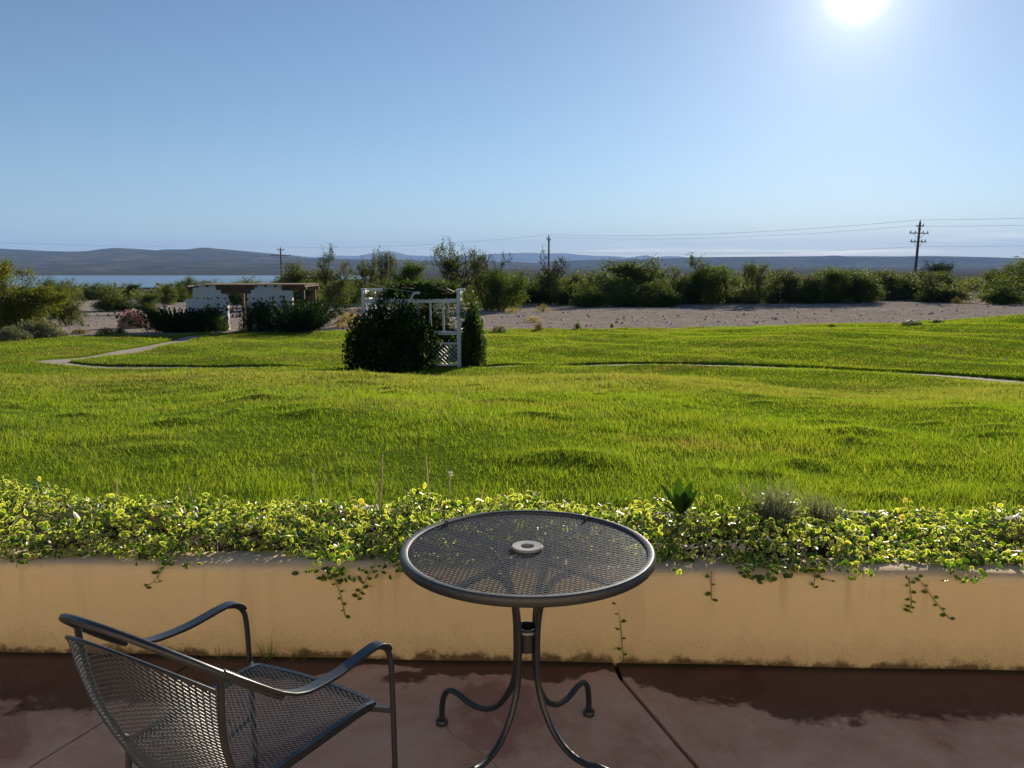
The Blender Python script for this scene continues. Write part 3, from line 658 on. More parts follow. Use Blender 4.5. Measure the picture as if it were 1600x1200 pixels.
# ---- junipers by the gateway: fans of pointed plumes
def juniper(name, loc, w, h, seed, label, mat, n=170):
    rd = random.Random(seed); e = empty(name, loc); tag(e, label, 'shrub'); Cs = []; Ds = []; Ls = []; segs = []
    for i in range(n):
        a = rd.uniform(0, 6.283); el_ = rd.betavariate(2, 1.6)*1.25+.12; L = h*rd.uniform(.75, 1.15)/max(.55, math.sin(el_)+.25); 
        d = Vector((math.cos(a)*math.cos(el_), math.sin(a)*math.cos(el_), math.sin(el_)))
        b = Vector((math.cos(a)*w*.16*rd.random(), math.sin(a)*w*.16*rd.random(), 0)); sxy = w*.5/h
        pts = []
        for k in range(9):
            t = k/8; q = b+d*L*t; q.z += .22*L*t*t*math.cos(el_); q = Vector((q.x*sxy*.9, q.y*sxy*.6, min(q.z, h*1.12))); pts.append(q)
        segs.append((pts[:6], [.018*(1-k*.12) for k in range(6)]))
        for k in range(2, 9):
            for m in range(13): 
                t = k/8; sp_ = .20*(1.12-t); off = Vector((rd.gauss(0, 1), rd.gauss(0, 1), rd.gauss(0, 1)))*sp_*.6
                Cs.append(tuple(pts[k]+off)); dd = (pts[k]-pts[k-1]).normalized()+Vector((rd.gauss(0,.3), rd.gauss(0,.3), rd.gauss(.15,.3))); Ds.append(tuple(dd)); Ls.append(rd.uniform(.10, .20))
    C = np.array(Cs); D_ = np.array(Ds); L = np.array(Ls); V, F = diamonds(C, D_, randdir(len(C)), L, L*.28, .1); hgt = C[:,2]/h
    obj('crown', mesh_np('crown', V, F, mat, attrs={'rnd': ('FACE', np.clip(.1+.5*hgt*rng.random(len(C))+.25*rng.random(len(C)), 0, 1))}), e); obj('trunk', branch_mesh('trunk', segs, M['bark'], 4, .006), e); return e
def dome(name, loc, w, dep, h, n, leaf, mat, label, cat='shrub', seed=1, lumps=5, z0=.0, stems=7, shell=.5, rz=0):
    e = empty(name, loc, rz); tag(e, label, cat); u = randdir(n); u[:,2] = np.abs(u[:,2])*1.0 if z0 == 0 else u[:,2]
    a = np.arctan2(u[:,1], u[:,0]); f = 1+.13*np.sin(a*lumps+seed)+.10*np.sin(u[:,2]*6+a*2+seed*2)+.07*np.sin(a*lumps*2.3+u[:,2]*9)
    rad = (shell+(1-shell)*rng.random(n)**.45)*f*rng.choice([1, 1, 1, 1.07], n); C = u*rad[:,None]*np.array([w/2, dep/2, h if z0 == 0 else h/2]); 
    if z0: C[:,2] += z0
    C[:,2] = np.maximum(C[:,2], .02); r = np.clip(rng.beta(1.8, 2.6, n)+.18*np.sin(C[:,0]*5+seed)*np.sin(C[:,2]*6), 0, 1)
    obj('crown', cloud_mesh('crown', C, leaf*rng.uniform(.6, 1.4, n), leaf*.62*rng.uniform(.6, 1.3, n), mat, .3, r), e)
    if stems:
        rd = random.Random(seed); sg = []
        for k in range(stems):
            a_ = rd.uniform(0, 6.28); q = Vector((math.cos(a_)*w*.36*rd.random(), math.sin(a_)*dep*.36*rd.random(), h*rd.uniform(.55, .9))); sg.append((spline([(q.x*.2, q.y*.2, 0), (q.x*.5, q.y*.6, q.z*.5), q], 4), [.025]*5+[.015]*4))
        obj('stem', branch_mesh('stem', sg, M['bark'], 5, .008), e)
    return e
def tuft(name, loc, r, h, n, mat, label, cat='grass tuft', w=.006, lean=.6, group=None, seg=2):
    a = rng.uniform(0, 2*math.pi, n); q = r*.55*np.sqrt(rng.random(n)); b = np.stack([np.cos(a)*q, np.sin(a)*q, np.zeros(n)], 1); l = rng.uniform(.05, lean, n)*(.4+q/(r*.55))
    a2 = a+rng.normal(size=n)*.5; le = np.stack([np.cos(a2)*l, np.sin(a2)*l, np.zeros(n)], 1)
    e = empty(name, loc); tag(e, label, cat, group); obj('blades', blade_mesh('blades', b, h*rng.uniform(.55, 1.1, n), np.full(n, w), le, mat, seg), e); return e

GY = 47.6
def gx(px, Y=GY): return (px-800)/FPX*Y*1.012
gz = g(gx(385), GY)
juniper('juniper_shrub', (gx(283, 46.0), 46.0, g(gx(283,46), 46)), 4.1, 1.32, 1, 'black green spreading juniper left of the gateway opening, beside pink plume grass', M['jun'])
juniper('juniper_shrub', (gx(468, 45.8), 45.8, g(gx(468,45.8), 45.8)), 5.2, 1.85, 2, 'large dark spreading juniper covering the right half of the stucco gateway', M['jun'], 210)
dome('dark_shrub', (gx(336, 46.3), 46.3, g(gx(336,46.3), 46.3)), 1.8, 1.4, 1.36, 4200, .10, M['rose'], 'bluish black leafy shrub against the left gateway wall', seed=3)
dome('dark_shrub', (gx(408, 46.3), 46.3, g(gx(408,46.3), 46.3)), 2.0, 1.4, 1.50, 4200, .10, M['rose'], 'bluish black leafy shrub right of the gateway opening', seed=4)
p = hit(208, 512); dome('plume_grass', p, 1.75, 1.3, 1.05, 3800, .10, M['pink'], 'fluffy pink plume grass left of the dark juniper', 'ornamental grass', seed=12, stems=14)

# ================================================================== STUCCO GATEWAY
gw = tag(empty('stucco_gateway', (gx(362), GY, gz)), 'white stucco gateway with stepped walls and timber pergola roof behind junipers', 'gateway')
PXM = GY*1.012/FPX
def lx_(px): return (px-362)*PXM
def lz_(py): return (517-py)*PXM-.02
def wallpoly(name, pts, y0, y1, mat):
    n = len(pts); mb = MB(); mb.add([(lx_(x), y0, lz_(z)) for x, z in pts]+[(lx_(x), y1, lz_(z)) for x, z in pts], [tuple(range(n))]+[tuple(range(n, 2*n))[::-1]]+[(i, n+i, n+(i+1)%n, (i+1)%n) for i in range(n)])
    return mb.build(name, mat, gw, bevel=.03)
lw = wallpoly('wall', [(298,522),(298,469),(310,469),(310,452),(314,452),(314,447.5),(346,447.5),(346,455),(353,455),(353,461),(361,461),(362,466),(362,522)], 0, .38, M['wstucco'])
rw = wallpoly('wall', [(392,522),(392,466),(393,461),(399,461),(399,455),(405,455),(405,448),(446,448),(446,456),(462,456),(462,522)], 0, .38, M['wstucco'])
for i, px in enumerate((316.5,327,338,349.5)): MB().box((lx_(px), .01, lz_(468)), (.07, .06, .085)).build('vent_hole', M['hole'], lw)
MB().box((lx_(375), .16, lz_(452.6)), (lx_(405.5)-lx_(344), .22, .19)).build('lintel_beam', M['wood'], gw, bevel=.015)
MB().box((lx_(376), .16, lz_(457.8)), (lx_(399)-lx_(351), .20, .19)).build('lintel_beam', M['wood'], gw, bevel=.015)
for xa, xb in ((300,314),(443.5,484)): MB().box((lx_((xa+xb)/2), .17, lz_(452.2)), (lx_(xb)-lx_(xa), .18, .17)).build('beam', M['wood'], gw, bevel=.015)
MB().box((lx_(393), 2.9, lz_(453)), (lx_(486)-lx_(300), .18, .2)).build('beam', M['wood'], gw, bevel=.015)
for px in np.linspace(303, 482, 13): MB().bar((lx_(px), -.15, lz_(449.3)), (lx_(px), 3.2, lz_(448.8)), .10, .10).build('rafter', M['wood'], gw)
for k, yy in enumerate(np.linspace(-.05, 3.1, 16)): 
    x0 = 326 if yy < 1.2 else 303
    MB().bar((lx_(x0+random.uniform(-1, 1)), yy, lz_(447.0)), (lx_(485+random.uniform(-2, 1)), yy, lz_(446.7)), .10, .05).build('latilla', M['latilla'], gw)
for px, yy in ((303,2.9),(362,2.9),(420,2.9),(478.5,2.9),(478.5,.17)): MB().box((lx_(px), yy, lz_(487)), (.15, .15, lz_(454.6)-lz_(519.4))).build('post', M['wood'], gw, bevel=.01)

# ================================================================== WHITE ARBOR
AY = 24.0; AM = AY*1.012/FPX
ax0 = (645-800)*AM; azb = g(ax0, AY)-.02
ab = tag(empty('garden_arbor', (ax0, AY, azb)), 'white wooden garden arbor with railings and lattice overgrown by climbers', 'arbor')
def ux(px): return (px-645)*AM
def uz(py): return (577-py)*AM
def bx(name, x0, x1, y0, y1, z0, z1, par=None): return MB().box(((x0+x1)/2, (y0+y1)/2, (z0+z1)/2), (x1-x0, y1-y0, z1-z0)).build(name, M['white'], par or ab, bevel=.006)
DEP = 1.55
for px, yy, tp in ((572,0,456),(718,0,457.5),(574,DEP,458),(716,DEP,458)):
    x = ux(px); po = bx('post', x-.058, x+.058, yy-.058, yy+.058, 0, uz(tp)); bx('post_cap', x-.075, x+.075, yy-.075, yy+.075, uz(tp), uz(tp)+.035, po)
for yy in (0, DEP):
    fr = bx('top_rail', ux(575.4), ux(714.6), yy-.035, yy+.035, uz(476), uz(470.3)); bx('middle_rail', ux(575.4), ux(714.6), yy-.04, yy+.04, uz(525.5), uz(520)); bx('lattice_rail', ux(575.4), ux(714.6), yy-.03, yy+.03, uz(540), uz(537.4)); bx('bottom_rail', ux(575.4), ux(714.6), yy-.03, yy+.03, uz(573.5), uz(571.2))
    for px in (595,615,635,655,674.5,694.5): bx('baluster', ux(px)-.032, ux(px)+.032, yy-.02, yy+.02, uz(520), uz(476))
for x in (ux(572), ux(718)):
    for z0, z1 in ((476,470.3),(525.5,520),(540,537.4),(573.5,571.2)): bx('side_rail', x-.03, x+.03, .06, DEP-.06, uz(z0), uz(z1))
    for yy in (.4, .78, 1.16): bx('baluster', x-.018, x+.018, yy-.03, yy+.03, uz(520), uz(476))
for yy in (1.0, 1.35): MB().bar((ux(566), yy, uz(458)), (ux(724), yy, uz(458)), .05, .09).build('roof_beam', M['white'], ab, bevel=.006)
for x in (572, 718): MB().bar((ux(x), -.18, uz(460.5)), (ux(x), DEP+.18, uz(460.5)), .05, .09).build('roof_beam', M['white'], ab, bevel=.006)
MB().tube(spline([(ux(645),-.06,uz(470.6)), (ux(648.5),-.06,uz(464)), (ux(650.5),-.06,uz(461.6)), (ux(659),-.06,uz(460.8))], 5), .04, 6).build('brace', M['white'], ab)
# lattice of crossed slats, front panel, each slat its own piece
la = empty('lattice_panel', (0, 0, 0)); la.parent = ab
zL, zH, xL, xR = uz(571.2), uz(540), ux(575.4), ux(714.6); hL = zH-zL; step_ = .125
for sgn in (1, -1):
    c = xL-hL
    while c < xR+hL:
        x0, z0, x1, z1 = (c, zL, c+hL, zH) if sgn > 0 else (c, zH, c+hL, zL)
        pts = []
        lo, hi = max(x0, xL), min(x1, xR)
        if hi-lo > .03:
            fz = lambda x: z0+(z1-z0)*(x-x0)/hL
            MB().bar((lo, .006*sgn, fz(lo)), (hi, .006*sgn, fz(hi)), .011, .042, up=(0, -1, 0)).build('slat', M['white'], la)
            sl_ = la.children[-1] if la.children else None
        c += step_
def scroll(cx, cz, s_, y=.0):
    P = [(cx+s_*(.06+.055*t)*math.cos(t*2.4), y, cz+s_*(.06+.055*t)*math.sin(t*2.4)) for t in np.linspace(0, 3.2, 26)]; return P
MB().tube(scroll(ux(683), uz(481), .55), .011, 5).build('scroll', M['white'], ab)
MB().tube([(ux(687), 0, uz(476)), (ux(679), 0, uz(492))], .011, 5).build('scroll', M['white'], ab)
# climbers on the arbor
dome('climbing_shrub', (ax0+ux(617), AY-.55, azb), 2.75, 1.75, 1.82, 17000, .095, M['rose'], 'big dark climbing shrub in front of the white arbor railing', seed=5, lumps=4, stems=10)
dome('climbing_shrub', (ax0+ux(738), AY+.55, azb), .72, 1.2, 1.85, 5500, .095, M['rose'], 'narrow dark climber hugging the right side of the arbor', seed=6, stems=5)
dome('climbing_shrub', (ax0+ux(655), AY+DEP-.05, azb), 2.6, .7, 2.0, 9000, .10, M['rose'], 'dark climber covering the rear panel of the arbor', seed=7, stems=6)
vt = dome('roof_vine', (ax0+ux(655), AY+.72, azb+uz(471)), 2.36, 1.5, .50, 8000, .085, M['rose'], 'tangled dark vine lying over the arbor roof', 'vine', seed=8, stems=0, shell=.3)
sg = [([Vector((random.uniform(-1.1, 1.1), random.uniform(-.5, .5), 0)) + Vector((random.uniform(-.3,.3)*k, random.uniform(-.2,.2)*k, (.30+random.random()*.2)*k/2)) for k in range(3)], [.008]*3) for _ in range(40)]
obj('stem', branch_mesh('stem', sg, M['dry'], 4, .006), vt)
dome('post_vine', (ax0+ux(582), AY+.05, azb+uz(468)), .42, .3, .20, 260, .06, M['sage'], 'pale vine curling over the left arbor post top', 'vine', seed=9, stems=0, shell=.2)
dome('post_vine', (ax0+ux(722), AY-.02, azb+uz(500)), .17, .18, .75, 320, .06, M['sage'], 'pale vine strand climbing the right front arbor post', 'vine', seed=10, stems=0, shell=.1)

# ================================================================== UTILITY POLES AND LINES
def pole(loc, h, arms, label, lean=0):
    e = tag(empty('utility_pole', loc), label, 'utility pole', 'utility poles along the tree line'); e.rotation_euler = (0, lean, R(-72)); ends = []
    MB().tube([(0,0,-.6),(0,0,h*.5),(0,0,h)], [.21,.18,.14], 10).build('shaft', M['pole'], e, True)
    for z, L, ins in arms:
        a = MB().box((0, -.17, h-z), (.12, .12, .13))
        a = MB(); a.bar((0, -L/2, h-z), (0, L/2, h-z), .13, .13); ar = a.build('crossarm', M['pole'], e)
        for s_ in (-1, 1):
            MB().bar((.02, s_*.06, h-z-.75), (.02, s_*L*.33, h-z-.03), .035, .035).build('brace', M['pole'], e)
        for y in ins:
            MB().lathe([(0,.0),(.05,.0),(.09,.05),(.05,.10),(.09,.14),(.05,.2),(.06,.26),(0,.30)], 8, (0, y, h-z+.06)).build('insulator', M['insul'], ar)
            ends.append((y, h-z+.34))
    MB().lathe([(0,0),(.05,0),(.09,.06),(.05,.12),(.08,.2),(0,.3)], 8, (0, 0, h)).build('insulator', M['insul'], e)
    return e
POL = []
for (x, y, top, arms, lab, ln) in (
  (-52.0,185,388.5, [(.35,1.5,(-.65,.65)),(1.6,4.4,(-2.0,-1.0,1.0,2.0))], 'distant utility pole with wide crossarm above the stucco gateway', 0),
  (6.7,150,370.5, [(.5,.9,(-.4,))], 'plain utility pole standing in the middle of the tree line', 0),
  (57.4,117,349, [(.55,1.4,(.6,)),(1.55,3.3,(-1.5,-.7,.7,1.5)),(2.75,2.8,(-1.2,-.6,.6,1.2))], 'tall leaning utility pole with stacked crossarms at right', R(2.2)),
  (-150,100,200, [(.4,1.5,(-.65,.65)),(1.6,4.4,(-2,2))], 'utility pole carrying the lines on beyond the left picture edge', 0),
  (112,84,335, [(.5,1.4,(.6,)),(1.55,3.3,(-1.5,1.5))], 'utility pole carrying the lines on beyond the right picture edge', 0)):
    zb = g(x, y); zt = H+(418-top)/FPX*y if abs(x) < 100 else zb+12
    POL.append((pole((x, y, zb), zt-zb, arms, lab, ln), Vector((x, y, zt))))
def wire(a, b, sag, rad, label):
    P = [a.lerp(b, t)-Vector((0, 0, sag*4*t*(1-t))) for t in np.linspace(0, 1, 25)]
    return tag(MB().tube(P, rad, 4).build('power_line', M['cable']), label, 'cable', 'overhead power lines')
p1, p2, p3, p0, p4 = [q[1] for q in POL]; zz = lambda v, d: v+Vector((0, 0, d))
wire(zz(p1,.3), zz(p2,.3), .9, .016, 'upper power line from the gateway pole to the middle pole'); wire(zz(p2,.3), zz(p3,.3), .9, .016, 'upper power line from the middle pole to the tall right pole')
wire(zz(p2,.0)+Vector((.4,.3,-.1)), zz(p3,.0)+Vector((.5,.3,-.4)), 1.0, .014, 'second power line close under the upper one, middle to right pole')
wire(zz(p2,-2.6), zz(p3,-3.4), .8, .012, 'lower faint power line from the middle pole to the tall right pole'); wire(zz(p1,-2.4), zz(p2,-2.6), .8, .010, 'lower faint power line from the gateway pole to the middle pole')
wire(zz(p3,.3), zz(p4,.3), .8, .016, 'upper power line leaving the tall pole to the right'); wire(zz(p3,-.6), zz(p4,-.6), .8, .014, 'second power line leaving the tall pole to the right'); wire(zz(p3,-3.4), zz(p4,-3.4), .7, .011, 'low power line leaving the tall pole to the right')
wire(zz(p1,.3), zz(p0,.2), 1.5, .014, 'upper power line leaving the gateway pole to the left'); wire(zz(p1,-1.3), zz(p0,-1.3), 4.5, .020, 'bright sagging power line leaving the gateway pole to the left')

# ================================================================== LOOSE GROUND THINGS
# stones on the gravel
n = 5200; D = rng.uniform(50, 125, n); x = rng.uniform(-.72, .74, n)*D; kk = (D > lawn_far(x)+.3); x = x[kk]; D = D[kk]; n = len(x); s_ = rng.gamma(2.0, .03, n)+.02
ico = np.array([(0,0,1),(.9,0,.1),(.28,.85,.1),(-.72,.53,.1),(-.72,-.53,.1),(.28,-.85,.1)], float); icf = np.array([(0,1,2),(0,2,3),(0,3,4),(0,4,5),(0,5,1)])
a = rng.uniform(0, 6.28, n); ca, sa = np.cos(a), np.sin(a); L = ico[None]*s_[:,None,None]*rng.uniform(.7, 1.3, (n, 6, 1)); L[:,:,2] *= .7
V = np.stack([L[:,:,0]*ca[:,None]-L[:,:,1]*sa[:,None]+x[:,None], L[:,:,0]*sa[:,None]+L[:,:,1]*ca[:,None]+D[:,None], L[:,:,2]+G(x, D)[:,None]-.02], -1).reshape(-1, 3)
F = (icf[None]+(np.arange(n)*6)[:,None,None]).reshape(-1, 3); tag(obj('gravel_stones', mesh_np('gravel_stones', V, F, M['stone'])), 'loose stones scattered over the gravel yard', 'stones', kind='stuff')
# shrubs and tufts along the lawn edge and on the gravel: (px, base, height px, half width px, material, label)
for px, b, hp, hw, m, lab in (
 (780,519,9,12,'sage','dark low clump at the lawn edge just right of the arbor'),
 (842,516,10,7,'chamisa','golden bushy clump at the lawn edge, largest of the row right of the arbor'),
 (902,514,9,5,'olive','small olive tuft at the lawn edge, middle of the row right of the arbor'),
 (956,512,6,3,'chamisa','tiny yellow tuft at the lawn edge, right end of the row'),
 (832,503,8,14,'straw','straw coloured clump in the middle of the gravel near the arbor'),
 (800,489,8,12,'straw','pale dry clump at the left back edge of the gravel'),
 (848,487,11,12,'chamisa','yellow green clump below the middle utility pole'),
 (948,480,6,9,'chamisa','pair of flat golden clumps before the dark thicket'),
 (967,479,6,8,'chamisa','right half of the flat golden clumps before the dark thicket'),
 (1325,475,9,9,'chamisa','yellow green tuft at the back edge of the gravel'),
 (1495,474,9,9,'chamisa','rusty yellow clump on the gravel by the gap'),
 (1300,511,4,6,'chamisa','tiny tuft on the lawn edge at right'),
 (1425,508,5,16,'sage','flat grey green clump at the foot of the grass mound'),
 (1465,505,5,10,'sage','small grey green clump on the left flank of the grass mound'),
 (165,523,10,14,'chamisa','golden clump at the lawn edge left of the juniper'),
 (188,522,8,9,'olive','small olive clump beside the golden one left of the juniper'),
 (125,521,6,12,'chamisa','low golden clump near the grey sage at left'),
 (60,528,24,42,'sage','wide grey sagebrush under the yellowing tree'),
 (18,532,20,24,'sage','dark grey sagebrush at the left picture edge'),
 (545,511,22,22,'straw','dry grey brush between the right juniper and the arbor')):
    p = hit(px, b); k = p.y/FPX; dome('shrub_clump', p, 2*hw*k, min(2*hw*k, 1.6), hp*k*1.05, int(220+hw*hp*4), .055+.0012*hw, M[m], lab, 'shrub', seed=px, stems=6)
for px, py, lab in ((982,801,''),):
    pass
for px, py, lab in ((1422,560,'pale stone in the lawn, left of the pair on the right slope'),(1442,562,'pale stone in the lawn, right of the pair on the right slope'),(1500,553,'pale stone in the lawn highest on the right slope'),(1573,563,'pale stone in the lawn nearest the right picture edge'),(1192,519,'pale stone in the far lawn near the gravel'),(240,509,'pale stone by the path before the gateway')):
    p = hit(px, py); mb = MB(); r_ = .05; mb.add([(q[0]*r_*random.uniform(.8,1.2), q[1]*r_, q[2]*r_*.9+.03) for q in ico]+[(0,0,-.02)], [tuple(f) for f in icf]+[(6,2,1),(6,3,2),(6,4,3),(6,5,4),(6,1,5)])
    tag(mb.build('pale_stone', M['pstone'], None, True), lab, 'stone', 'pale stones in the lawn').location = p

# ================================================================== PLANTER PLANTS
def leaf_fan(C, D, N, L, Wd, cup=.12):
    """rounded leaves: spine of 3 + rim of 8, for thousands at once; returns V, tri faces, edge attr"""
    n = len(C); D = unit(D); Sd = unit(np.cross(D, N)); Nn = np.cross(Sd, D); L = L[:,None]; Wd = Wd[:,None]
    rim = [(-.5,0),(-.28,.38),(.02,.5),(.3,.36),(.5,0),(.3,-.36),(.02,-.5),(-.28,-.38)]
    rows = [C+D*L*a+Sd*Wd*b+Nn*Wd*(cup*(abs(b)*2)) for a, b in rim]+[C-D*L*.02-Nn*Wd*.03]
    V = np.stack(rows, 1).reshape(-1, 3); f = np.array([(i, (i+1) % 8, 8) for i in range(8)]); F = (f[None]+(np.arange(n)*9)[:,None,None]).reshape(-1, 3)
    e = np.tile(np.array([1.0]*8+[0.0]), n); return V, F, e
def leaf_mesh(name, C, D, N, L, Wd, mat, rnd, cup=.12):
    V, F, e = leaf_fan(C, D, N, L, Wd, cup); return mesh_np(name, V, F, mat, True, {'edge': ('POINT', e), 'rnd': ('POINT', np.repeat(rnd, 9))})
def top_h(x, d):      # height of the foliage over the bed, d = distance behind the wall face
    b = .112+.028*np.sin(x*2.3+.6)+.024*np.sin(x*5.1+2)+.018*np.sin(x*11)+.02*np.sin(x*7.3+1)*np.sin(x*1.9)+.03*np.exp(-((x+2.1)/.6)**2)+.05*np.exp(-((x+.72)/.28)**2)
    b = b - .06*np.exp(-((x+1.25)/.30)**2)*(d > .45) - .06*np.exp(-((x-1.75)/.2)**2)*(d > .5)
    return b*np.clip((d-.02)/.24, 0, 1)**.5*np.clip((.90-d)/.25, .2, 1)
n = 21000; x = rng.uniform(-3.2, 3.1, n); d = .08+.71*rng.random(n)**1.15 + .05*np.sin(x*4.3)+.03*np.sin(x*9.7)
dens = .5+.5*np.sin(x*6.1+d*5)*np.sin(d*11-x*2.7+1)+.25*np.sin(x*13.7+d*3); kp = rng.random(n) < np.clip(.62+.55*dens, .22, 1); x, d, dens = x[kp], d[kp], dens[kp]; n = len(x)
hh = top_h(x, d)*(.80+.34*dens); lump = .04*np.sin(x*17+d*9)*np.sin(d*21+x*5)
z = .345+hh*(1-.62*rng.random(n)**1.7)+lump*.7; z = z+(rng.random(n) < .045)*rng.uniform(.0, .055, n)*np.clip((d-.1)/.2, 0, 1); z = np.maximum(z, .385+.01*rng.random(n))
C = np.stack([x, WY(x)+d, z], 1); N = randdir(n, 1.0); N[:,1] -= .25; N = unit(N); D_ = unit(np.cross(N, randdir(n)))
L = .016+.026*rng.beta(1.6, 2.6, n)*np.where(rng.random(n) < .15, 1.5, 1.1); r = np.clip(rng.beta(2.2, 2.4, n)*.95+.25*(z-.345-hh*.8), 0, 1); r[rng.random(n) < .012] = .99
# clumps spilling over the wall's lip
for cx_, wd_, ns, dr in ((-.70,.10,110,.08),(-.46,.08,80,.055),(-1.35,.10,36,.03),(-2.0,.1,30,.03),(.98,.09,80,.05),(1.30,.08,24,.03),(1.72,.06,60,.05),(2.05,.10,36,.03),(.55,.1,30,.02)):
    xs_ = cx_+rng.normal(size=ns)*wd_*.6; t_ = rng.random(ns)**1.3; dd_ = .17-.19*np.minimum(1, t_*1.6); zz_ = .40-np.maximum(0, t_-.55)/.45*dr+.02*rng.random(ns); xs_ += (t_-.5)*.02
    C = np.concatenate([C, np.stack([xs_, WY(xs_)+dd_-.008, zz_], 1)]); N2 = unit(rng.normal(size=(ns, 3))*.5+np.array([0, -.6, .7])); N = np.concatenate([N, N2]); D_ = np.concatenate([D_, unit(np.cross(N2, randdir(ns)))])
    L = np.concatenate([L, rng.uniform(.020, .036, ns)]); r = np.concatenate([r, rng.beta(2, 3, ns)*.8]); n += ns
vc = obj('vinca_ground_cover', leaf_mesh('vinca_ground_cover', C, D_, N, L, L*rng.uniform(.48, .68, n), M['vinca'], r)); tag(vc, 'variegated vinca ground cover filling the planter', 'ground cover', kind='stuff')
mb = MB()
for i in range(420):
    x0 = random.uniform(-3.1, 3.0); d0 = random.uniform(.15, .75); h0 = float(top_h(np.array(x0), np.array(d0))); q = Vector((x0, float(WY(x0))+d0, .33))
    mb.tube([q, q+Vector((random.gauss(0,.03), random.gauss(0,.03), h0*.6)), q+Vector((random.gauss(0,.06), random.gauss(0,.06), h0*random.uniform(.9, 1.15)))], .0016, 3, False)
me = bpy.data.meshes.new('stems'); me.from_pydata(mb.v, [], mb.f); me.materials.append(M['stem']); so_ = obj('stem_tangle', me, vc); so_['kind'] = 'stuff'
# upright sprigs poking out of the mass, and runners trailing down the wall: individuals with leaves as parts
def sprig(name, P, label, cat, group, nl, ls, alt=True, bright=.8):
    P = [Vector(p) for p in P]; o = P[0]; e = tag(empty(name, o), label, cat, group); Q = spline([p-o for p in P], 6)
    MB().tube(Q, .0014, 4, False).build('stem', M['stem'], e)
    for i in range(nl):
        t = (i+1.2)/(nl+.4); q = Q[min(len(Q)-1, int(t*len(Q)))]; d = Vector((random.choice((-1, 1)) if not alt else (1 if i % 2 else -1), random.uniform(-.6, .3), random.uniform(-.35, .35))).normalized()
        l = ls*random.uniform(.7, 1.25); N_ = np.array([[random.gauss(0,.35), -.6, .8]]); c = np.array([tuple(q+d*l*.55)])
        obj('leaf', leaf_mesh('leaf', c, np.array([tuple(d)]), unit(N_), np.array([l]), np.array([l*.72]), M['vinca'], np.array([bright*random.uniform(.6, 1.1)])), e)
    return e
def wall_pt(px, py, off=.006):      # point on the wall face (or its top) under a pixel
    r = ray(px, py); o = Vector((0, 0, H)); t = (3.045-off)/(r.y+.0377*r.x); p = o+r*t
    if p.z > .375: 
        t = (.388-H)/r.z; p = o+r*t
    return p
for pts, nl, lab in (
 ([(283,868),(262,880),(240,908),(228,916)], 3, 'thin runner hanging over the wall near the left end, with one leaf pair'),
 ([(272,866),(250,882),(247,908)], 2, 'short runner beside the leftmost hanging runner'),
 ([(97,862),(60,872),(30,880)], 2, 'runner lying along the wall top at far left'),
 ([(512,868),(520,895),(532,930),(539,962)], 5, 'long runner hanging below the densest clump left of the table'),
 ([(588,880),(575,900),(566,920),(558,936)], 5, 'leafy runner hanging just left of the table rim'),
 ([(962,935),(968,965),(972,1005),(976,1052)], 5, 'longest runner, hanging down to the floor right of the table'),
 ([(1112,892),(1111,912),(1112,936)], 2, 'short thin runner right of the table with two leaves'),
 ([(1150,880),(1158,890),(1170,904)], 4, 'leafy short runner over the wall edge right of the table'),
 ([(1225,880),(1262,895),(1298,908)], 3, 'runner trailing sideways along the wall top right of centre'),
 ([(1275,882),(1273,902),(1271,918)], 2, 'short straight runner crossing the sideways one'),
 ([(1420,885),(1421,910),(1424,940),(1420,956)], 6, 'leafy straight runner hanging at right'),
 ([(1422,885),(1440,910),(1462,940),(1484,967)], 5, 'long slanting runner hanging at right')):
    sprig('trailing_runner', [wall_pt(*p) for p in pts], lab, 'vine', 'vinca runners trailing over the wall', nl*2, .022, bright=.42)
for i, (px, py, hp, lab) in enumerate(((1105,808,28,'upright yellow green sprig right of the table back edge'),(1413,800,26,'tall curled bright sprig above the ground cover at right'),(775,800,14,'small sprig peeping over the table back edge'),(872,800,18,'sprig in line with the right half of the table'),(362,795,20,'sprig beside the bare kerb at left'),(1000,800,26,'sprig just right of the table rim'),(556,795,22,'bright sprig atop the clump left of the table'),(20,775,24,'bright sprig at the far left end'))):
    q = at_z(px, py+12, .40); y_ = max(q.y, float(WY(q.x))+.35); q = at_y(px, py+10, min(y_, float(WY(q.x))+.66)); t_ = at_y(px+random.uniform(-6, 6), py-hp*.8, q.y)
    sprig('vinca_sprig', [q, q.lerp(t_, .5)+Vector((.01, 0, 0)), t_], lab, 'plant', 'upright vinca sprigs', 7, .03, bright=.95)
# dry stalks and weeds in the bed
for px, b, tp, px2, head, lab in ((178,795,752,183,0,'leaning dry stalk at the left of the planter'),(302,793,762,296,0,'short curved dry stalk at left'),(490,780,736,491,0,'single thin dry stalk left of the dense clump'),(588,788,756,589,0,'shorter of two dry stalks behind the dense clump'),(594,788,712,598,0,'tallest dry stalk, behind the dense clump'),(669,788,714,666,0,'tall dry stalk left of the seed head'),(698,788,740,704,1,'stalk carrying a fluffy white seed head')):
    q = at_y(px, b+8, 3.72); tpv = at_y(px2, tp, 3.72); e = tag(empty('dry_stalk', q), lab, 'stalk', 'dry stalks in the planter'); P = spline([(0,0,0), tuple((tpv-q)*.5+Vector((.004,0,0))), tuple(tpv-q)], 5)
    MB().tube(P, [.0030]*len(P), 5, True).build('stem', M['dry'], e)
    if head:
        k = 140; u = randdir(k); Vb, Fb, tip, m_ = blades(u*.002+np.array(tuple(tpv-q)), np.full(k, .001), np.full(k, .0012), u*16, 0, 1); obj('seed_head', mesh_np('seed_head', Vb, Fb, M['fluff']), e)
    else: MB().tube([tuple((tpv-q)), tuple((tpv-q)+Vector((.002,0,.012)))], [.004,.001], 5).build('seed_head', M['dry'], e)
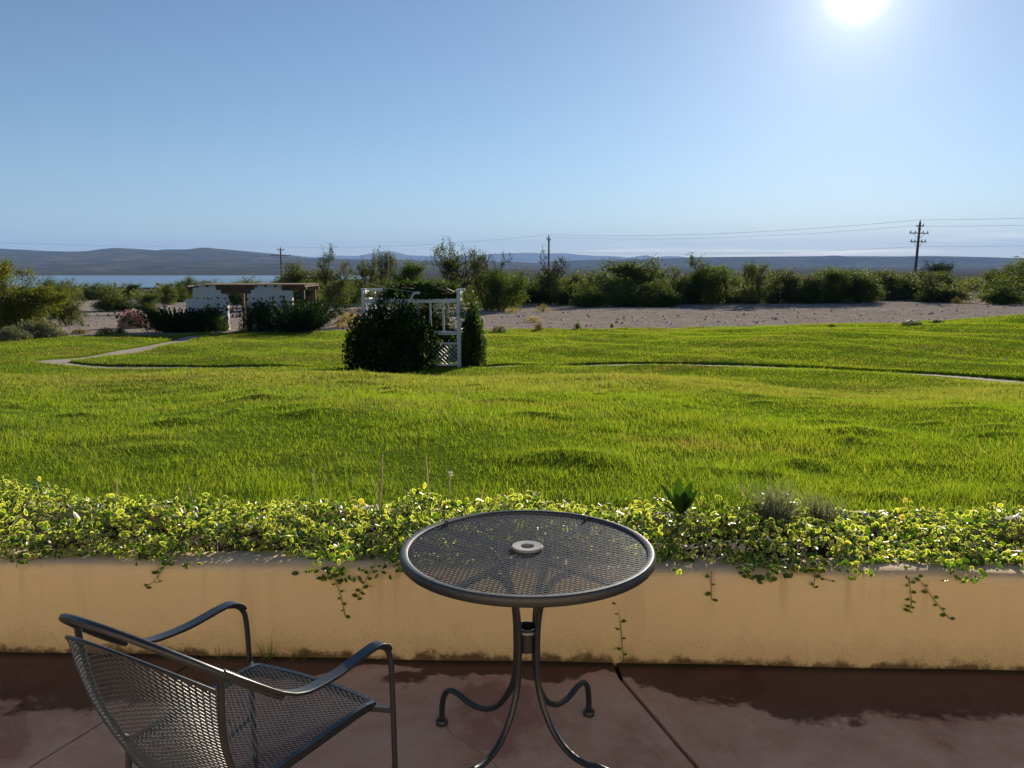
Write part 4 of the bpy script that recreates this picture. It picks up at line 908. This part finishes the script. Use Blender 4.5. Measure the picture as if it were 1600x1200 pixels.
def broad_plant(loc, n, h, label):
    e = tag(empty('broadleaf_weed', loc), label, 'plant'); 
    for i in range(n):
        a = random.uniform(0, 6.28); el_ = random.uniform(.5, 1.35); d = Vector((math.cos(a)*math.cos(el_), math.sin(a)*math.cos(el_)*.6, math.sin(el_))); l = h*random.uniform(.5, .95); c = d*l*.62+Vector((0,0,.02))
        N_ = Vector((-math.cos(a)*math.sin(el_), -math.sin(a)*math.sin(el_)-.3, math.cos(el_)))
        obj('leaf', leaf_mesh('leaf', np.array([tuple(c)]), np.array([tuple(d)]), unit(np.array([tuple(N_)])), np.array([l]), np.array([l*.30]), M['dark_leaf'], np.array([random.random()*.7]), .2), e)
    return e
broad_plant(at_y(1062, 812, 3.50), 11, .17, 'dark broadleaf weed standing right of the table')
tuft('grass_clump', at_y(1128, 818, 3.55), .17, .21, 150, M['weed'], 'bright green grass clump growing among the vinca', 'grass tuft', .006, .5)
def lavender(px, py, r_, h_, n, label):
    q = at_y(px, py, 3.55); e = tag(empty('lavender_plant', q), label, 'plant'); a = rng.uniform(0, 6.28, n); l = rng.uniform(.1, .8, n); le = np.stack([np.cos(a)*l, np.sin(a)*l, np.zeros(n)], 1); b = rng.normal(size=(n, 3))*r_*.25; b[:,2] = 0
    obj('blades', blade_mesh('blades', b, h_*rng.uniform(.5, 1.1, n), np.full(n, .006), le, M['lav'], 2), e); return e
lavender(1206, 830, .14, .24, 420, 'grey green lavender tuft rising over the ground cover'); lavender(1282, 825, .10, .17, 220, 'smaller grey tuft right of the lavender')
for px, py, h_, n, lab in ((424,1022,.11,46,'thin grass weed sprouting at the wall foot behind the chair arm'),(285,1016,.07,22,'small grass weed at the wall foot left of the chair arm'),(472,1024,.06,20,'low dry weed at the wall foot right of the thin grass weed'),(356,1018,.07,14,'sparse weed at the wall foot beside the far chair leg')):
    q = at_z(px, py, 0); q.y = float(WY(q.x))-.015; tuft('wall_weed', q, .05, h_, n, M['weed'], lab, 'weed', .0022, .8)

# ================================================================== TABLE
TC = Vector((.046, 2.346, 0)); TZ = .718; TR = .381
tb = tag(empty('bistro_table', TC), 'round black metal mesh bistro table with grey umbrella ring', 'table')
def strands(name, P0, P1, Wv, w, th, mat, parent):
    """flat strands from P0 to P1, Wv = surface normal per strand, tilted like expanded metal"""
    P0 = np.asarray(P0); P1 = np.asarray(P1); Nv = unit(np.asarray(Wv)); D = unit(P1-P0); Sd = unit(np.cross(D, Nv)); a = Sd*w/2; b = Nv*th/2
    V = np.stack([P0-a-b, P0+a-b, P0+a+b, P0-a+b, P1-a-b, P1+a-b, P1+a+b, P1-a+b], 1).reshape(-1, 3)
    f = np.array([(0,1,5,4),(1,2,6,5),(2,3,7,6),(3,0,4,7)]); F = (f[None]+(np.arange(len(P0))*8)[:,None,None]).reshape(-1, 4); o = obj(name, mesh_np(name, V, F, mat), parent); o['kind'] = 'stuff'; return o
def lattice(nu, nv):
    A = []; B = []
    for i in range(-nu, nu):
        for j in range(-nv, nv):
            if (i+j) % 2 == 0: A += [(i, j)]; B += [(i+1, j+1)]
            else: A += [(i, j+1)]; B += [(i+1, j)]
    return np.array(A, float), np.array(B, float)
A_, B_ = lattice(32, 58); lw_, sw_ = .0270, .0150; ca, sa = math.cos(R(-7)), math.sin(R(-7))
def mapt(q): X = q[:,0]*lw_/2; Y = q[:,1]*sw_/2; return np.stack([X*ca-Y*sa, X*sa+Y*ca, np.full(len(q), TZ-.006)], 1)
P0, P1 = mapt(A_), mapt(B_); m0 = (P0+P1)/2; rr = np.hypot(m0[:,0], m0[:,1]); k = (rr < TR-.016) & (rr > .035); tilt = np.tile(np.array([[0, -.55, 1.0]]), (k.sum(), 1))
strands('mesh_top', P0[k], P1[k], tilt, .0027, .0014, M['wire'], tb)
rp = [(TR-.026,TZ-.010),(TR-.024,TZ-.001),(TR-.016,TZ+.003),(TR-.006,TZ+.002),(TR-.001,TZ-.004),(TR,TZ-.012),(TR,TZ-.022),(TR-.003,TZ-.026),(TR-.008,TZ-.026),(TR-.010,TZ-.022),(TR-.012,TZ-.012),(TR-.026,TZ-.010)]
MB().lathe(rp, 128).build('rim', M['rim'], tb, True)
MB().lathe([(.019,TZ-.03),(.019,TZ+.002),(.021,TZ+.005),(.045,TZ+.006),(.0475,TZ+.003),(.0475,TZ-.001),(.024,TZ-.002),(.022,TZ-.03),(.019,TZ-.03)], 48).build('umbrella_ring', M['ring'], tb, True)
LA = [R(139.5), R(53.7), R(-46), R(-127)]
prof = [(.17,TZ-.035),(.125,TZ-.06),(.085,TZ-.105),(.058,TZ-.165),(.046,TZ-.23),(.043,.43),(.043,.36),(.050,.29),(.074,.228),(.118,.168),(.175,.134),(.235,.127),(.295,.141),(.338,.139),(.364,.110),(.374,.065),(.376,.02)]
for a in LA:
    P = spline([(r_*math.cos(a), r_*math.sin(a), z_) for r_, z_ in prof], 5); lg = MB().tube(P, .0098, 10).build('leg', M['iron'], tb, True)
    MB().lathe([(0,0),(.016,0),(.0205,.004),(.0205,.016),(.017,.021),(.0115,.023),(0,.023)], 20, (.376*math.cos(a), .376*math.sin(a), 0)).build('foot_cap', M['iron'], lg, True)
    MB().bar((.05*math.cos(a), .05*math.sin(a), TZ-.022), ((TR-.012)*math.cos(a), (TR-.012)*math.sin(a), TZ-.022), .022, .010).build('support_bar', M['iron'], tb)
MB().lathe([(.030,.395),(.033,.395),(.033,.47),(.030,.47),(.028,.468),(.028,.397),(.030,.395)], 24).build('collar', M['iron'], tb, True)
MB().lathe([(.034,.455),(.036,.455),(.036,.462),(.034,.462)], 24).build('collar_band', M['ring'], tb, True)
for a in (R(54.5), R(139)): MB().lathe([(0,TZ+.012),(.005,TZ+.011),(.007,TZ+.006),(.007,TZ-.01)], 10, ((TR-.035)*math.cos(a), (TR-.035)*math.sin(a), 0)).build('bolt', M['iron'], tb, True)

# ================================================================== CHAIR
chr_ = tag(empty('mesh_chair', (-.5365, 2.088, 0), R(-28.8)), 'black wrought iron mesh armchair pulled up beside the table', 'chair')
HW = .2575
def rail(th, k=1.0, dz=0, dy=0):
    c = max(0, math.cos(th)); s_ = math.sin(th); return Vector((HW*s_*k, -.38-.25*c**.75*k+dy, .640+.205*c**.8+dz))
rp_ = [rail(t) for t in np.linspace(-math.pi/2, math.pi/2, 41)]
def armline(s_): return [(s_*HW,.012,0),(s_*HW,.008,.25),(s_*HW,.004,.45),(s_*HW,.0,.54),(s_*HW,-.010,.580),(s_*HW,-.040,.607),(s_*HW,-.085,.612),(s_*HW,-.20,.604),(s_*HW,-.30,.610),(s_*HW,-.355,.627)]
for s_ in (-1, 1):
    P = spline(armline(s_), 6); cut = 24
    MB().tube(P[:34], .0076, 10).build('front_leg', M['iron'], chr_, True)
    # flat armrest band with thickness
    B = P[24:]+[rail(s_*(math.pi/2-e_)) for e_ in (.02,.10,.20,.32,.45)]; V = []; F = []
    for i, q in enumerate(B):
        w_ = .0155*min(1, .55+i*.12)*min(1, .5+.10*(len(B)-1-i)); th = .0042
        d = (B[min(i+1, len(B)-1)]-B[max(i-1, 0)]).normalized(); sd_ = d.cross(Vector((0,0,1))) if abs(d.z) < .92 else Vector((-s_*0+1,0,0))
        sd_.normalize(); sd_ = sd_ if sd_.x*(1 if abs(sd_.x) > .2 else 0)+sd_.y*.01 >= 0 else -sd_
        up = sd_.cross(d); up = up if up.z > 0 else -up
        for a_, b_ in ((-1,-1),(1,-1),(1,1),(-1,1)): V.append(q+sd_*a_*w_+up*(.0065+b_*th))
    for i in range(len(B)-1):
        for j in range(4): F.append((i*4+j, i*4+(j+1) % 4, i*4+4+(j+1) % 4, i*4+4+j))
    F += [(3,2,1,0), tuple(range(len(B)*4-4, len(B)*4))]
    ar = MB(); ar.add(V, F); ar.build('armrest', M['iron'], chr_, bevel=.002)
MB().tube(rp_, .0086, 10).build('back_rail', M['iron'], chr_, True)
TH = R(64)
bot = lambda t: Vector((.194*math.sin(t*TH)/math.sin(TH), -.436-.055*(math.cos(t*TH)-math.cos(TH))/(1-math.cos(TH)), .425))
def backpt(t, v):
    a_ = bot(t); b_ = rail(t*TH, .985, -.045); q = a_.lerp(b_, v); q.y -= .018*math.sin(math.pi*v); return q
for s_ in (-1, 1):
    P = [rail(s_*TH)]+[backpt(s_, v) for v in (.9,.7,.5,.3,.1,0)]+[Vector((s_*.197,-.445,.30)), Vector((s_*.202,-.475,.15)), Vector((s_*.208,-.515,0))]
    MB().tube(spline(P, 3), .0080, 8).build('back_leg', M['iron'], chr_, True)
for v in (0.02, 1.0): MB().tube([backpt(t, v) for t in np.linspace(-1, 1, 25)], .0045, 6).build('back_frame', M['iron'], chr_, True)
A_, B_ = lattice(20, 34)
def mapb(q): return np.array([tuple(backpt(max(-1, min(1, a_/20)), max(0, min(1, (b_+34)/68)))) for a_, b_ in q])
def nb(q): 
    q = np.clip(q, [-20,-34], [20,34]); out = []
    for a_, b_ in q: t = a_/20*TH; out.append((-math.sin(t)*.6, .8, .28))
    return np.array(out)
P0, P1 = mapb(A_), mapb(B_); strands('back_mesh', P0, P1, nb((A_+B_)/2)+np.array([0,0,.35]), .0024, .0014, M['wire_dark'], chr_)
# seat
sq = lambda u, v: Vector(((.194+(.208-.194)*v)*u, -.436+.425*v+.018*(1-u*u)*v-.035*(1-u*u)*(1-v), .425-.012*math.sin(math.pi*v)*(1-u*u)+ (.006*v)-.014*max(0, v-.9)*10*.6))
fr_ = [sq(-1, v) for v in np.linspace(0, 1, 14)]+[sq(u, 1) for u in np.linspace(-.9, .9, 15)]+[sq(1, v) for v in np.linspace(1, 0, 14)]+[sq(u, 0) for u in np.linspace(.9, -.9, 13)]
mb = MB(); nF = len(fr_)
for i in range(nF): mb.bar(fr_[i], fr_[(i+1) % nF].lerp(fr_[i], -.04), .013, .020)
mb.build('seat_frame', M['iron'], chr_)
A_, B_ = lattice(20, 36)
def maps(q): return np.array([tuple(sq(max(-1, min(1, a_/20)), max(0, min(1, (b_+36)/72)))+Vector((0,0,.007))) for a_, b_ in q])
P0, P1 = maps(A_), maps(B_); strands('seat_mesh', P0, P1, np.tile([[0,-.5,1.]], (len(P0), 1)), .0024, .0014, M['wire_dark'], chr_)
for s_ in (-1, 1):
    MB().bar((s_*HW, .004, .415), tuple(sq(s_*.98, .97)-Vector((0,0,.006))), .014, .014).build('seat_bracket', M['iron'], chr_)
    MB().tube(spline([(s_*.2,-.45,.25), (s_*.23,-.2,.235), (s_*HW,.006,.25)], 5), .006, 6).build('side_stretcher', M['iron'], chr_, True)
